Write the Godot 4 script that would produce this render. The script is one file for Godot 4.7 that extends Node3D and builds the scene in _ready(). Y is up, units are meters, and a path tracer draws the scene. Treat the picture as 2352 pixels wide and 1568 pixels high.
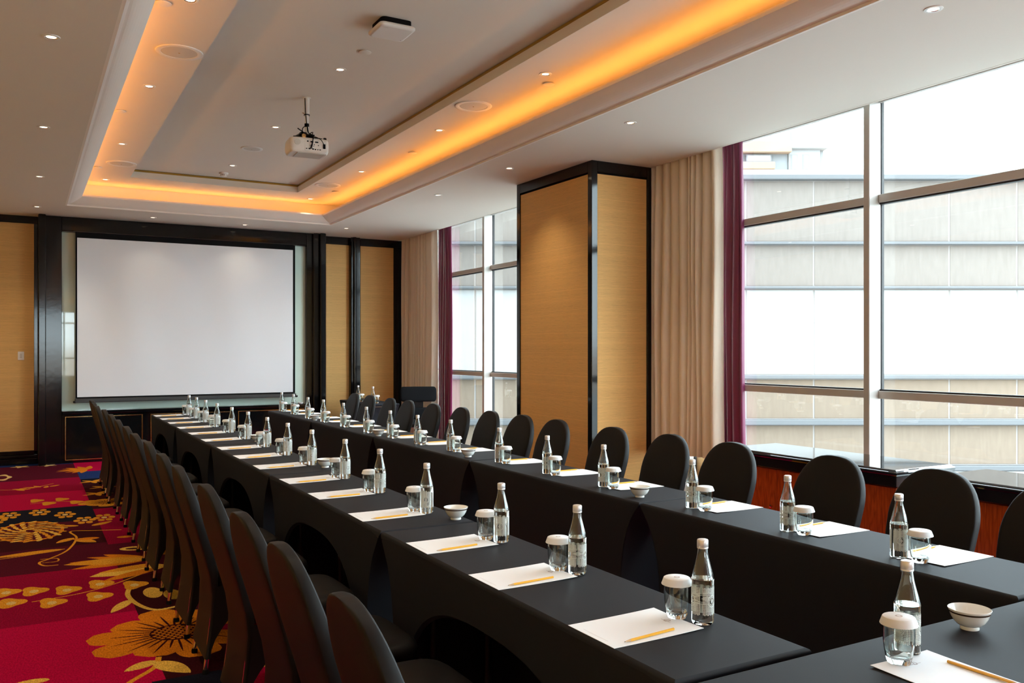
extends Node3D

const H := 3.27          # low ceiling
const XL := -1.35        # left wall
const XC := 5.285        # edge of the low ceiling at the windows
const XG := 5.50         # glass
const ZF := -13.02       # screen wall
const ZB := 13.8         # rear wall
const SOF := 3.56        # cove soffit
const INN := 3.66       # raised centre of the ceiling
const TH := 0.75         # table height

var mats := {}
var used := {}
var cache := {}
var rng := RandomNumberGenerator.new()

# ------------------------------------------------------------------ mesh builder
class G:
	var v := PackedVector3Array()
	var n := PackedVector3Array()
	var u := PackedVector2Array()
	var ix := PackedInt32Array()

	func put(p: Vector3, nn: Vector3, uv := Vector2.ZERO) -> int:
		v.append(p); n.append(nn); u.append(uv)
		return v.size() - 1

	func tri(a: Vector3, b: Vector3, c: Vector3) -> void:
		var nn := (b - a).cross(c - a).normalized()
		var i := put(a, nn); put(b, nn); put(c, nn)
		ix.append_array([i, i + 2, i + 1])

	func quad(a: Vector3, b: Vector3, c: Vector3, d: Vector3, uvs := []) -> void:
		var nn := (b - a).cross(c - a)
		if nn.length() < 1e-12:
			nn = (c - a).cross(d - a)
		nn = nn.normalized()
		var i := put(a, nn, uvs[0] if uvs else Vector2(0, 0))
		put(b, nn, uvs[1] if uvs else Vector2(1, 0)); put(c, nn, uvs[2] if uvs else Vector2(1, 1)); put(d, nn, uvs[3] if uvs else Vector2(0, 1))
		ix.append_array([i, i + 2, i + 1, i, i + 3, i + 2])

	func box(lo: Vector3, hi: Vector3, c := 0.0) -> G:
		var a := lo; var b := hi
		c = minf(c, minf(b.x - a.x, minf(b.y - a.y, b.z - a.z)) * 0.45)
		if c <= 0.0:
			quad(Vector3(a.x, a.y, b.z), Vector3(b.x, a.y, b.z), Vector3(b.x, b.y, b.z), Vector3(a.x, b.y, b.z))
			quad(Vector3(b.x, a.y, a.z), Vector3(a.x, a.y, a.z), Vector3(a.x, b.y, a.z), Vector3(b.x, b.y, a.z))
			quad(Vector3(b.x, a.y, b.z), Vector3(b.x, a.y, a.z), Vector3(b.x, b.y, a.z), Vector3(b.x, b.y, b.z))
			quad(Vector3(a.x, a.y, a.z), Vector3(a.x, a.y, b.z), Vector3(a.x, b.y, b.z), Vector3(a.x, b.y, a.z))
			quad(Vector3(a.x, b.y, b.z), Vector3(b.x, b.y, b.z), Vector3(b.x, b.y, a.z), Vector3(a.x, b.y, a.z))
			quad(Vector3(a.x, a.y, a.z), Vector3(b.x, a.y, a.z), Vector3(b.x, a.y, b.z), Vector3(a.x, a.y, b.z))
			return self
		var mid := (a + b) * 0.5
		# corner k: signs; point on face axis m is inset on the two other axes
		var P := func(sx: int, sy: int, sz: int, axis: int) -> Vector3:
			var s := [sx, sy, sz]
			var o := Vector3.ZERO
			for k in 3:
				var e: float = b[k] if s[k] > 0 else a[k]
				o[k] = e if k == axis else e - c * s[k]
			return o
		var face := func(pts: Array) -> void:
			var cen := Vector3.ZERO
			for p in pts: cen += p
			cen /= pts.size()
			var nn: Vector3 = (pts[1] - pts[0]).cross(pts[2] - pts[0])
			if nn.dot(cen - mid) < 0.0: pts.reverse()
			if pts.size() == 3: tri(pts[0], pts[1], pts[2])
			else: quad(pts[0], pts[1], pts[2], pts[3])
		for s in [-1, 1]:
			face.call([P.call(s, -1, -1, 0), P.call(s, 1, -1, 0), P.call(s, 1, 1, 0), P.call(s, -1, 1, 0)])
			face.call([P.call(-1, s, -1, 1), P.call(1, s, -1, 1), P.call(1, s, 1, 1), P.call(-1, s, 1, 1)])
			face.call([P.call(-1, -1, s, 2), P.call(1, -1, s, 2), P.call(1, 1, s, 2), P.call(-1, 1, s, 2)])
			for t in [-1, 1]:
				face.call([P.call(s, t, -1, 0), P.call(s, t, 1, 0), P.call(s, t, 1, 1), P.call(s, t, -1, 1)])
				face.call([P.call(s, -1, t, 0), P.call(s, 1, t, 0), P.call(s, 1, t, 2), P.call(s, -1, t, 2)])
				face.call([P.call(-1, s, t, 1), P.call(1, s, t, 1), P.call(1, s, t, 2), P.call(-1, s, t, 2)])
				for w in [-1, 1]:
					face.call([P.call(s, t, w, 0), P.call(s, t, w, 1), P.call(s, t, w, 2)])
		return self

	# profile of (radius, height), outer side first, running upwards outside
	func lathe(prof: Array, segs := 24, at := Vector3.ZERO, flute := 0.0) -> G:
		var m := prof.size() - 1
		var sn := []
		for i in m:
			var d: Vector2 = prof[i + 1] - prof[i]
			sn.append(Vector2(d.y, -d.x).normalized() if d.length() > 1e-9 else Vector2(1, 0))
		for i in m:
			var n0: Vector2 = sn[i]; var n1: Vector2 = sn[i]
			if i > 0 and sn[i].dot(sn[i - 1]) > 0.72: n0 = (sn[i] + sn[i - 1]).normalized()
			if i < m - 1 and sn[i].dot(sn[i + 1]) > 0.72: n1 = (sn[i] + sn[i + 1]).normalized()
			var base := v.size()
			for k in segs + 1:
				var a := TAU * k / segs
				var cs := cos(a); var si := sin(a)
				var f := 1.0 + (flute if k % 2 == 0 else 0.0)
				var p: Vector2 = prof[i]; var q: Vector2 = prof[i + 1]
				put(at + Vector3(p.x * f * cs, p.y, p.x * f * si), Vector3(n0.x * cs, n0.y, n0.x * si), Vector2(float(k) / segs, p.y))
				put(at + Vector3(q.x * f * cs, q.y, q.x * f * si), Vector3(n1.x * cs, n1.y, n1.x * si), Vector2(float(k) / segs, q.y))
			for k in segs:
				var b := base + k * 2
				# ccw outside: b, b+1, b+3, b+2
				ix.append_array([b, b + 3, b + 1, b, b + 2, b + 3])
		return self

	# rows of points, smooth; ccw = p[i][j], p[i][j+1], p[i+1][j+1], p[i+1][j]
	func grid(rows: Array, wrap := false, flip := false) -> G:
		var r := rows.size(); var c: int = rows[0].size()
		var base := v.size()
		var nn := []
		nn.resize(r * c); nn.fill(Vector3.ZERO)
		var cc := c if wrap else c - 1
		for i in r - 1:
			for j in cc:
				var j2 := (j + 1) % c
				var a: Vector3 = rows[i][j]; var b: Vector3 = rows[i][j2]; var d: Vector3 = rows[i + 1][j]; var e: Vector3 = rows[i + 1][j2]
				var f := (b - a).cross(e - a) + (e - a).cross(d - a)
				if flip: f = -f
				nn[i * c + j] += f; nn[i * c + j2] += f; nn[(i + 1) * c + j] += f; nn[(i + 1) * c + j2] += f
		for i in r:
			for j in c:
				put(rows[i][j], nn[i * c + j].normalized(), Vector2(float(j) / maxf(c - 1, 1), float(i) / maxf(r - 1, 1)))
		for i in r - 1:
			for j in cc:
				var j2 := (j + 1) % c
				var a := base + i * c + j; var b := base + i * c + j2; var e := base + (i + 1) * c + j2; var d := base + (i + 1) * c + j
				if flip: ix.append_array([a, b, e, a, e, d])
				else: ix.append_array([a, e, b, a, d, e])
		return self

	# fan cap of a ring, normal given
	func cap(ring: Array, nn: Vector3) -> G:
		var cen := Vector3.ZERO
		for p in ring: cen += p
		cen /= ring.size()
		for j in ring.size():
			var a: Vector3 = ring[j]; var b: Vector3 = ring[(j + 1) % ring.size()]
			if (a - cen).cross(b - cen).dot(nn) > 0: tri(cen, a, b)
			else: tri(cen, b, a)
		return self

	func tube(path: Array, rad: float, segs := 8, rad2 := -1.0) -> G:
		if rad2 < 0.0: rad2 = rad
		var rows := []
		var side := Vector3.ZERO
		for i in path.size():
			var t: Vector3 = (path[mini(i + 1, path.size() - 1)] - path[maxi(i - 1, 0)]).normalized()
			if side == Vector3.ZERO:
				side = t.cross(Vector3.UP if absf(t.y) < 0.9 else Vector3.RIGHT).normalized()
			side = (side - t * side.dot(t)).normalized()
			var up := side.cross(t).normalized()
			var rr := lerpf(rad, rad2, float(i) / maxf(path.size() - 1, 1))
			var ring := []
			for k in segs:
				var a := TAU * k / segs
				ring.append(path[i] + (side * cos(a) + up * sin(a)) * rr)
			rows.append(ring)
		grid(rows, true, false)
		cap(rows[0], path[0] - path[1])
		cap(rows[-1], path[-1] - path[-2])
		return self

	# profile of (inset, height) swept round a rectangle
	func rect_sweep(prof: Array, x0: float, x1: float, z0: float, z1: float) -> G:
		for i in prof.size() - 1:
			var p: Vector2 = prof[i]; var q: Vector2 = prof[i + 1]
			var A := [Vector3(x0 + p.x, p.y, z0 + p.x), Vector3(x1 - p.x, p.y, z0 + p.x), Vector3(x1 - p.x, p.y, z1 - p.x), Vector3(x0 + p.x, p.y, z1 - p.x)]
			var B := [Vector3(x0 + q.x, q.y, z0 + q.x), Vector3(x1 - q.x, q.y, z0 + q.x), Vector3(x1 - q.x, q.y, z1 - q.x), Vector3(x0 + q.x, q.y, z1 - q.x)]
			for k in 4:
				var l := (k + 1) % 4
				quad(A[k], A[l], B[l], B[k])
		return self

	func prism(poly: Array, y0: float, y1: float) -> G:   # poly of Vector2 (x, z)
		var area := 0.0
		for i in poly.size():
			var p: Vector2 = poly[i]; var q: Vector2 = poly[(i + 1) % poly.size()]
			area += p.x * q.y - q.x * p.y
		var pl := poly.duplicate()
		if area > 0: pl.reverse()
		var top := []; var bot := []
		for p in pl:
			top.append(Vector3(p.x, y1, p.y)); bot.append(Vector3(p.x, y0, p.y))
		for i in pl.size():
			var j := (i + 1) % pl.size()
			quad(bot[i], bot[j], top[j], top[i])
		cap(top, Vector3.UP); cap(bot, Vector3.DOWN)
		return self

	func mesh() -> ArrayMesh:
		var a := []
		a.resize(Mesh.ARRAY_MAX)
		a[Mesh.ARRAY_VERTEX] = v; a[Mesh.ARRAY_NORMAL] = n; a[Mesh.ARRAY_TEX_UV] = u; a[Mesh.ARRAY_INDEX] = ix
		var m := ArrayMesh.new()
		m.add_surface_from_arrays(Mesh.PRIMITIVE_TRIANGLES, a)
		return m

# ------------------------------------------------------------------ node helpers
func numbered(s: String) -> String:
	var k: int = used.get(s, 0)
	used[s] = k + 1
	return s if k == 0 else "%s_%03d" % [s, k]

func part(called: String, m, mat: Material, parent: Node3D, at := Vector3.ZERO, turn := 0.0) -> MeshInstance3D:
	var o := MeshInstance3D.new()
	o.name = numbered(called) if parent == self else called
	o.mesh = m.mesh() if m is G else m
	o.material_override = null
	o.mesh.surface_set_material(0, mat) if o.mesh.surface_get_material(0) == null else null
	if o.mesh.surface_get_material(0) != mat: o.set_surface_override_material(0, mat)
	o.cast_shadow = GeometryInstance3D.SHADOW_CASTING_SETTING_ON
	parent.add_child(o, true)
	o.position = at
	o.rotation.y = turn
	return o

func thing(called: String, label: String, category: String, at := Vector3.ZERO, turn := 0.0, group := "") -> Node3D:
	var o := Node3D.new()
	o.name = numbered(called)
	add_child(o)
	o.position = at; o.rotation.y = turn
	tag(o, label, category, group)
	return o

func tag(o: Node, label: String, category: String, group := "") -> void:
	o.set_meta("label", label); o.set_meta("category", category)
	if group: o.set_meta("group", group)

func struct(called: String, label := "", m = null, mat: Material = null) -> Node3D:
	var o: Node3D
	if m == null:
		o = Node3D.new(); o.name = called; add_child(o)
	else:
		o = part(called, m, mat, self)
	o.set_meta("kind", "structure")
	if label:
		o.set_meta("label", label)
	return o

func bx(x0: float, x1: float, y0: float, y1: float, z0: float, z1: float, c := 0.0) -> G:
	return G.new().box(Vector3(x0, y0, z0), Vector3(x1, y1, z1), c)

func lin(r: float, g: float, b: float) -> Color:
	return Color(r, g, b).linear_to_srgb()

func mat(called: String, c: Color, rough := 0.6, metal := 0.0, spec := 0.5) -> StandardMaterial3D:
	var m := StandardMaterial3D.new()
	m.resource_name = called
	m.albedo_color = c
	m.roughness = rough; m.metallic = metal; m.metallic_specular = spec
	mats[called] = m
	return m

func tri_uv(m: StandardMaterial3D, scale: float) -> void:
	m.uv1_triplanar = true; m.uv1_world_triplanar = true
	m.uv1_scale = Vector3.ONE * scale

func noise_tex(freq: float, seed_: int, normal := false, size := 512, strength := 4.0, ramp: Gradient = null) -> NoiseTexture2D:
	var f := FastNoiseLite.new()
	f.seed = seed_; f.frequency = freq; f.noise_type = FastNoiseLite.TYPE_SIMPLEX_SMOOTH; f.fractal_octaves = 3
	var t := NoiseTexture2D.new()
	t.width = size; t.height = size; t.seamless = true; t.noise = f
	t.as_normal_map = normal
	if normal: t.bump_strength = strength
	if ramp: t.color_ramp = ramp
	return t

func nth(i: int) -> String:
	return ["first", "second", "third", "fourth", "fifth", "sixth", "seventh", "eighth", "ninth", "tenth", "eleventh", "twelfth", "thirteenth", "fourteenth", "fifteenth", "sixteenth"][i]

# ------------------------------------------------------------------ main
func _ready() -> void:
	rng.seed = 7
	# camera: standing at the aisle, turned 29.6 degrees to the windows, lens shifted up a little
	var cam := Camera3D.new()
	cam.name = "camera"
	cam.projection = Camera3D.PROJECTION_FRUSTUM
	cam.near = 0.05; cam.far = 400.0
	cam.size = 0.05 * 1568.0 / 1970.0
	cam.frustum_offset = Vector2(0, 0.05 * 20.0 / 1970.0)
	cam.position = Vector3(0, 1.5, 0)
	cam.rotation_degrees.y = -29.6
	add_child(cam)
	cam.current = true

	var env := Environment.new()
	env.background_mode = Environment.BG_SKY
	var sky := Sky.new()
	var sm := ProceduralSkyMaterial.new()
	sm.sky_top_color = Color(0.875, 0.965, 1.0)
	sm.sky_horizon_color = Color(0.89, 0.97, 1.0)
	sm.ground_bottom_color = Color(0.62, 0.62, 0.60)
	sm.ground_horizon_color = Color(0.70, 0.70, 0.68)
	sm.sun_angle_max = 1.0
	sky.sky_material = sm
	env.sky = sky
	env.background_energy_multiplier = 14.0
	env.tonemap_mode = Environment.TONE_MAPPER_LINEAR
	env.tonemap_exposure = 1.0
	env.sdfgi_enabled = true; env.ssao_enabled = true; env.ssil_enabled = true
	var we := WorldEnvironment.new()
	we.name = "world"
	we.environment = env
	add_child(we)

	make_materials()
	room()
	window_wall()
	ceiling_parts()
	screen_wall()
	outside()
	curtains()
	sideboards()
	tables()
	chairs()
	settings()
	corner_table()
	lights()
	ceiling_things()

# ------------------------------------------------------------------ materials
func wallpaper_image() -> Image:
	var im := Image.create(512, 512, false, Image.FORMAT_RGB8)
	var r := RandomNumberGenerator.new(); r.seed = 11
	for y in 512:
		var row := r.randf_range(0.93, 1.03) + (0.03 * sin(y * 0.7) if y % 5 < 2 else 0.0)
		var x := 0
		while x < 512:
			var l := r.randi_range(14, 120)
			var k := row * r.randf_range(0.955, 1.035)
			if r.randf() < 0.05: k *= 0.90
			im.fill_rect(Rect2i(x, y, l, 1), Color(0.875 * k, 0.69 * k, 0.42 * k))
			x += l
	return im

func wood_image() -> Image:
	var im := Image.create(256, 512, false, Image.FORMAT_RGB8)
	var f := FastNoiseLite.new(); f.seed = 5; f.frequency = 0.02; f.fractal_octaves = 4
	for y in 512:
		for x in 256:
			var w := f.get_noise_2d(x * 1.6, y * 0.16)
			var g := f.get_noise_2d(x * 9.0 + 300, y * 0.35)
			var fig := sin((x * 0.12 + w * 7.0 + y * 0.012) * 2.0) * 0.5 + 0.5
			var k := 0.80 + 0.12 * fig + 0.14 * g
			im.set_pixel(x, y, Color(0.74 * k, 0.31 * k, 0.085 * k))
	return im

func paper_image() -> Image:
	var im := Image.create(256, 362, false, Image.FORMAT_RGB8)
	im.fill(Color(0.93, 0.95, 0.975))
	# emblem at the head of the sheet: a small ring with a leaf inside
	for y in 60:
		for x in 60:
			var d := Vector2(x - 30, y - 30).length() / 12.0
			var c := Color(0.93, 0.95, 0.975)
			if (d > 0.72 and d < 1.0) or (d < 0.6 and absf(x - 30 - (y - 30) * 0.5) < 2.4): c = Color(0.66, 0.63, 0.64)
			if d < 1.05: im.set_pixel(98 + x, 16 + y, c)
	im.fill_rect(Rect2i(104, 52, 48, 2), Color(0.72, 0.70, 0.71))
	im.fill_rect(Rect2i(60, 340, 136, 2), Color(0.82, 0.81, 0.83))
	im.fill_rect(Rect2i(90, 345, 76, 1), Color(0.84, 0.83, 0.85))
	return im

func bottle_image() -> Image:
	var im := Image.create(512, 256, false, Image.FORMAT_RGBA8)
	im.fill(Color(0.86, 0.88, 0.86, 0.0))
	var ink := Color(0.86, 0.88, 0.86, 1.0)
	var r := RandomNumberGenerator.new(); r.seed = 3
	for y in 256:
		for x in 512:
			var on := false
			# three panels of floral lattice with a round emblem, separated by clear stripes
			var px := int(x * 3) % 512 / 3.0
			if px > 9.0 and px < 161.0:
				var a := cos(px * 0.52) + cos(y * 0.50) + 0.8 * cos((px + y) * 0.26) * cos((px - y) * 0.26)
				on = a > -0.55 and absf(a - 0.75) > 0.16
				var rim := 9.0 + 7.0 * absf(sin(px * 0.13))
				if y < rim or y > 254.0 - rim: on = false
				var d := Vector2((px - 85.0) * 1.25, y - 128.0).length()
				if d < 50.0: on = d > 40.0 or (d < 35.0 and d > 29.0) or (d < 24.0 and absf(px - 85.0) * 1.2 + absf(y - 128.0) * 0.6 < 15.0)
			if on: im.set_pixel(x, y, ink)
	return im

# carpet print: 2 m x 9.25 m of the floor, repeated
const CX0 := -0.6
const CW := 2.0
const CZ0 := -13.05
const CL := 9.25
var carpet: Image

func cpx(p: Vector2) -> Vector2:
	return Vector2((p.x - CX0) / CW * 2048.0, (p.y - CZ0) / CL * 2048.0)

func cfill(poly: Array, c: Color) -> void:
	var q := []
	var y0 := 1e9; var y1 := -1e9
	for p in poly:
		var k := cpx(p)
		q.append(k); y0 = minf(y0, k.y); y1 = maxf(y1, k.y)
	for y in range(maxi(0, floori(y0)), mini(2047, ceili(y1)) + 1):
		var yy := y + 0.5
		var xs := []
		for i in q.size():
			var a: Vector2 = q[i]; var b: Vector2 = q[(i + 1) % q.size()]
			if (a.y <= yy) != (b.y <= yy):
				xs.append(a.x + (b.x - a.x) * (yy - a.y) / (b.y - a.y))
		xs.sort()
		for i in range(0, xs.size() - 1, 2):
			var x0 := roundi(xs[i]); var x1 := roundi(xs[i + 1])
			if x1 > x0:
				carpet.fill_rect(Rect2i(x0, y, x1 - x0, 1), c)

func leaf(p: Vector2, ln: float, wd: float, deg: float, c: Color, blunt := 0.0) -> void:
	var d := Vector2.from_angle(deg_to_rad(deg)); var s := d.orthogonal()
	var a := []; var b := []
	for i in 15:
		var t := i / 14.0
		var w := wd * 0.5 * pow(sin(PI * pow(t, 0.75 + blunt)), 0.75)
		a.append(p + d * ln * t + s * w); b.append(p + d * ln * t - s * w)
	b.reverse()
	cfill(a + b, c)

func blob(p: Vector2, rx: float, rz: float, c: Color, lobes := 0, amp := 0.0) -> void:
	var a := []
	for i in 28:
		var t := TAU * i / 28.0
		var k := 1.0 + amp * cos(t * lobes)
		a.append(p + Vector2(rx * k * cos(t), rz * k * sin(t)))
	cfill(a, c)

func stroke(pts: Array, w: float, c: Color) -> void:
	var cv := Curve2D.new()
	for i in pts.size():
		var t: Vector2 = (pts[mini(i + 1, pts.size() - 1)] - pts[maxi(i - 1, 0)]) / 6.0
		cv.add_point(pts[i], -t, t)
	cv.bake_interval = 0.02
	var b := cv.get_baked_points()
	for i in b.size() - 1:
		var d := (b[i + 1] - b[i]).normalized() * 0.004
		var s := d.orthogonal().normalized() * w * 0.5
		cfill([b[i] - d + s, b[i + 1] + d + s, b[i + 1] + d - s, b[i] - d - s], c)

func block(x0: float, x1: float, z0: float, z1: float, c: Color) -> void:
	cfill([Vector2(x0, z0), Vector2(x1, z0), Vector2(x1, z1), Vector2(x0, z1)], c)

func petal(p: Vector2, ln: float, wd: float, deg: float, c: Color) -> void:
	var d := Vector2.from_angle(deg_to_rad(deg)); var o := d.orthogonal()
	var a := []; var b := []
	for i in 17:
		var t := i / 16.0
		var w := wd * 0.5 * pow(t, 0.55) * pow(maxf(1.0 - pow(t, 7.0), 0.0), 0.5)
		a.append(p + d * ln * t + o * w); b.append(p + d * ln * t - o * w)
	b.reverse()
	a.append(p + d * ln * 0.965)
	cfill(a + b, c)

func daisy(p: Vector2, rad: float, deg0: float, span: float, k: int, gold: Color, dark: Color, core: float) -> void:
	for i in k:
		var a := deg0 + span * (i + 0.5) / k - span * 0.5
		petal(p, rad * (0.92 + 0.1 * sin(i * 2.3)), rad * span / k * 0.0158, a, gold)
	for i in k * 3:
		var a := deg0 + span * (i + 0.5) / (k * 3.0) - span * 0.5
		leaf(p + Vector2.from_angle(deg_to_rad(a)) * core * 0.8, rad * (0.34 + 0.16 * (i % 2)), rad * 0.026, a, dark)
	blob(p, core, core * 1.05, dark)
	for i in 9:
		for j in 9:
			var q := Vector2(i - 4 + (j % 2) * 0.5, (j - 4) * 0.87) * core * 0.235
			if q.length() < core * 0.92: blob(p + q, core * 0.095, core * 0.088, gold)

func carpet_image() -> Image:
	carpet = Image.create(2048, 2048, false, Image.FORMAT_RGB8)
	var red := Color(0.76, 0.03, 0.28); var red2 := Color(0.60, 0.02, 0.22); var mar := Color(0.34, 0.06, 0.15); var brown := Color(0.24, 0.06, 0.10)
	var blue := Color(0.13, 0.22, 0.45); var navy := Color(0.10, 0.11, 0.17)
	var gold := Color(0.92, 0.64, 0.18); var gold2 := Color(0.97, 0.79, 0.35); var amber := Color(0.90, 0.54, 0.12); var cream := Color(0.93, 0.80, 0.52)
	carpet.fill(red2)
	# blocks of ground colour
	block(-0.6, 0.56, -13.05, -12.75, blue); block(-0.6, 0.56, -12.75, -11.35, mar)
	block(-0.6, 0.56, -11.35, -10.28, red2); block(-0.6, 0.56, -10.28, -9.25, red)
	block(-0.6, 0.56, -9.25, -8.45, navy); block(-0.6, 0.56, -8.45, -6.6, mar); block(-0.6, 0.56, -8.0, -7.4, brown)
	block(-0.6, 0.56, -6.6, -5.37, red2); block(-0.6, 0.56, -5.37, -3.8, red)
	block(0.56, 1.4, -13.05, -11.85, red); block(0.56, 1.4, -11.85, -11.15, blue); block(0.56, 1.4, -11.15, -10.85, navy); block(0.56, 1.4, -10.85, -9.0, brown)
	block(0.56, 1.4, -9.0, -7.3, red2); block(0.56, 1.4, -7.3, -6.2, mar); block(0.56, 1.4, -6.2, -5.1, brown); block(0.56, 1.4, -5.1, -4.55, red2)
	block(0.56, 1.4, -4.55, -4.15, brown); block(0.56, 1.4, -4.15, -3.8, red); block(0.50, 0.80, -4.18, -3.8, navy)
	# big daisy by the near chairs
	daisy(Vector2(0.70, -4.86), 0.46, 190, 330, 9, amber, brown, 0.13)
	stroke([Vector2(0.57, -4.50), Vector2(0.53, -4.36), Vector2(0.40, -4.20), Vector2(0.34, -4.0)], 0.028, gold)
	leaf(Vector2(0.55, -4.46), 0.17, 0.085, 150, gold2); leaf(Vector2(0.55, -4.44), 0.26, 0.11, 62, gold2)
	leaf(Vector2(0.10, -4.44), 0.14, 0.06, 190, gold2)
	# curling stem above it
	stroke([Vector2(0.60, -6.0), Vector2(0.55, -5.75), Vector2(0.58, -5.5), Vector2(0.66, -5.33), Vector2(0.80, -5.35)], 0.03, gold2)
	leaf(Vector2(0.55, -5.62), 0.26, 0.075, 118, gold2); blob(Vector2(0.69, -5.72), 0.055, 0.13, gold2); blob(Vector2(0.79, -5.62), 0.05, 0.12, gold2)
	# row of small blossoms on a twig
	stroke([Vector2(0.04, -5.86), Vector2(0.30, -5.92), Vector2(0.50, -6.05), Vector2(0.70, -6.25)], 0.014, gold)
	for p in [Vector2(-0.10, -6.17), Vector2(0.05, -6.12), Vector2(0.23, -6.05), Vector2(-0.07, -5.90), Vector2(0.14, -5.79), Vector2(0.39, -5.80), Vector2(0.42, -6.10), Vector2(0.61, -5.97)]:
		blob(p, 0.072, 0.105, gold, 3, 0.20); blob(p + Vector2(0.0, 0.01), 0.026, 0.038, cream)
	# lily
	for a in [[196.0, 0.52, 0.16], [172.0, 0.50, 0.14], [214.0, 0.46, 0.10], [228.0, 0.40, 0.12]]:
		leaf(Vector2(0.77, -6.66), a[1], a[2], a[0], amber)
	leaf(Vector2(0.78, -6.70), 0.55, 0.20, 186, gold); leaf(Vector2(0.86, -6.42), 0.50, 0.24, 168, gold2); leaf(Vector2(0.82, -6.48), 0.40, 0.12, 168, gold)
	leaf(Vector2(0.80, -6.36), 0.42, 0.12, 150, amber); leaf(Vector2(0.62, -7.10), 0.26, 0.14, 20, gold2); leaf(Vector2(0.66, -7.08), 0.14, 0.06, 20, brown)
	for k in 5:
		stroke([Vector2(0.80, -6.70 + 0.02 * k), Vector2(0.42, -6.80 + 0.04 * k)], 0.006, gold2)
	# scrolling tendril
	stroke([Vector2(0.70, -7.85), Vector2(0.50, -7.93), Vector2(0.33, -7.98), Vector2(0.36, -7.68), Vector2(0.28, -7.25), Vector2(0.16, -7.02), Vector2(0.09, -6.92), Vector2(0.12, -6.80), Vector2(0.20, -6.78)], 0.018, gold)
	stroke([Vector2(0.10, -7.02), Vector2(0.20, -7.0), Vector2(0.20, -6.90), Vector2(0.11, -6.90)], 0.012, gold)
	leaf(Vector2(0.36, -7.62), 0.22, 0.10, 55, gold); leaf(Vector2(0.34, -7.70), 0.20, 0.08, 130, gold)
	leaf(Vector2(0.26, -7.30), 0.50, 0.11, 172, gold); stroke([Vector2(0.26, -7.30), Vector2(0.0, -7.2), Vector2(-0.3, -7.15)], 0.016, gold)
	leaf(Vector2(0.52, -7.6), 0.20, 0.09, 190, amber); leaf(Vector2(0.64, -7.55), 0.14, 0.08, 10, amber)
	# chrysanthemum
	var mp := Vector2(0.04, -8.16)
	blob(mp, 0.25, 0.44, amber)
	blob(mp, 0.225, 0.40, mar)
	for ring in 5:
		var rr := 1.0 - ring * 0.19
		for i in 18 - ring * 2:
			var t := TAU * (i + ring * 0.5) / (18 - ring * 2)
			var q := mp + Vector2(0.25 * cos(t), 0.44 * sin(t)) * rr
			leaf(q + Vector2.from_angle(t) * 0.03, 0.115 - 0.008 * ring, 0.040, rad_to_deg(t) + 205, gold2 if (i + ring) % 2 == 0 else gold)
	# clusters of round blossoms
	for p in [Vector2(-0.12, -9.02), Vector2(0.12, -9.06), Vector2(0.32, -8.82), Vector2(0.46, -8.45), Vector2(-0.22, -8.82), Vector2(0.62, -8.5)]:
		for i in 6:
			var t := TAU * i / 6.0
			blob(p + Vector2(cos(t) * 0.062, sin(t) * 0.13), 0.028, 0.055, gold)
		blob(p, 0.024, 0.05, cream)
	leaf(Vector2(0.50, -8.15), 0.22, 0.08, -40, gold); leaf(Vector2(0.40, -8.2), 0.20, 0.07, 210, gold)
	# farther sprays
	daisy(Vector2(0.70, -9.35), 0.26, 180, 300, 7, gold, brown, 0.07)
	for p in [Vector2(0.20, -9.55), Vector2(0.32, -9.75), Vector2(0.10, -9.78), Vector2(0.44, -9.5)]:
		blob(p, 0.06, 0.10, gold, 3, 0.2)
	stroke([Vector2(0.05, -9.6), Vector2(0.3, -9.62), Vector2(0.6, -9.4)], 0.014, gold)
	for i in 9:
		leaf(Vector2(-0.12 + i * 0.045, -10.70 + 0.05 * sin(i * 2.0)), 0.14, 0.05, 20 + i * 37, gold)
	stroke([Vector2(-0.3, -10.75), Vector2(0.0, -10.65), Vector2(0.28, -10.95)], 0.014, gold)
	for i in 9:
		leaf(Vector2(0.66 + 0.02 * (i % 3), -12.05), 0.34, 0.08, 100 + i * 22, amber)
	for p in [Vector2(0.68, -10.9), Vector2(0.75, -10.4), Vector2(0.66, -9.95)]:
		for i in 5: leaf(p, 0.16, 0.06, i * 72 + 12, gold)
	for p in [Vector2(-0.05, -12.72), Vector2(0.26, -12.70)]:
		for i in 5: leaf(p, 0.12, 0.06, i * 72 + 30, cream)
	blob(Vector2(-0.24, -11.75), 0.10, 0.26, cream, 5, 0.12); blob(Vector2(-0.24, -11.75), 0.06, 0.16, mar)
	# the hidden strip of the repeat
	daisy(Vector2(1.12, -6.9), 0.34, 0, 360, 9, amber, brown, 0.11); daisy(Vector2(1.05, -11.2), 0.32, 0, 360, 9, gold, brown, 0.10)
	for z in [-12.3, -9.9, -8.6, -5.6, -4.3]:
		stroke([Vector2(0.9, z), Vector2(1.1, z + 0.3), Vector2(1.35, z + 0.2)], 0.016, gold)
		for i in 4: leaf(Vector2(0.95 + i * 0.1, z + 0.15), 0.2, 0.08, i * 70, gold2)
	return carpet

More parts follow.
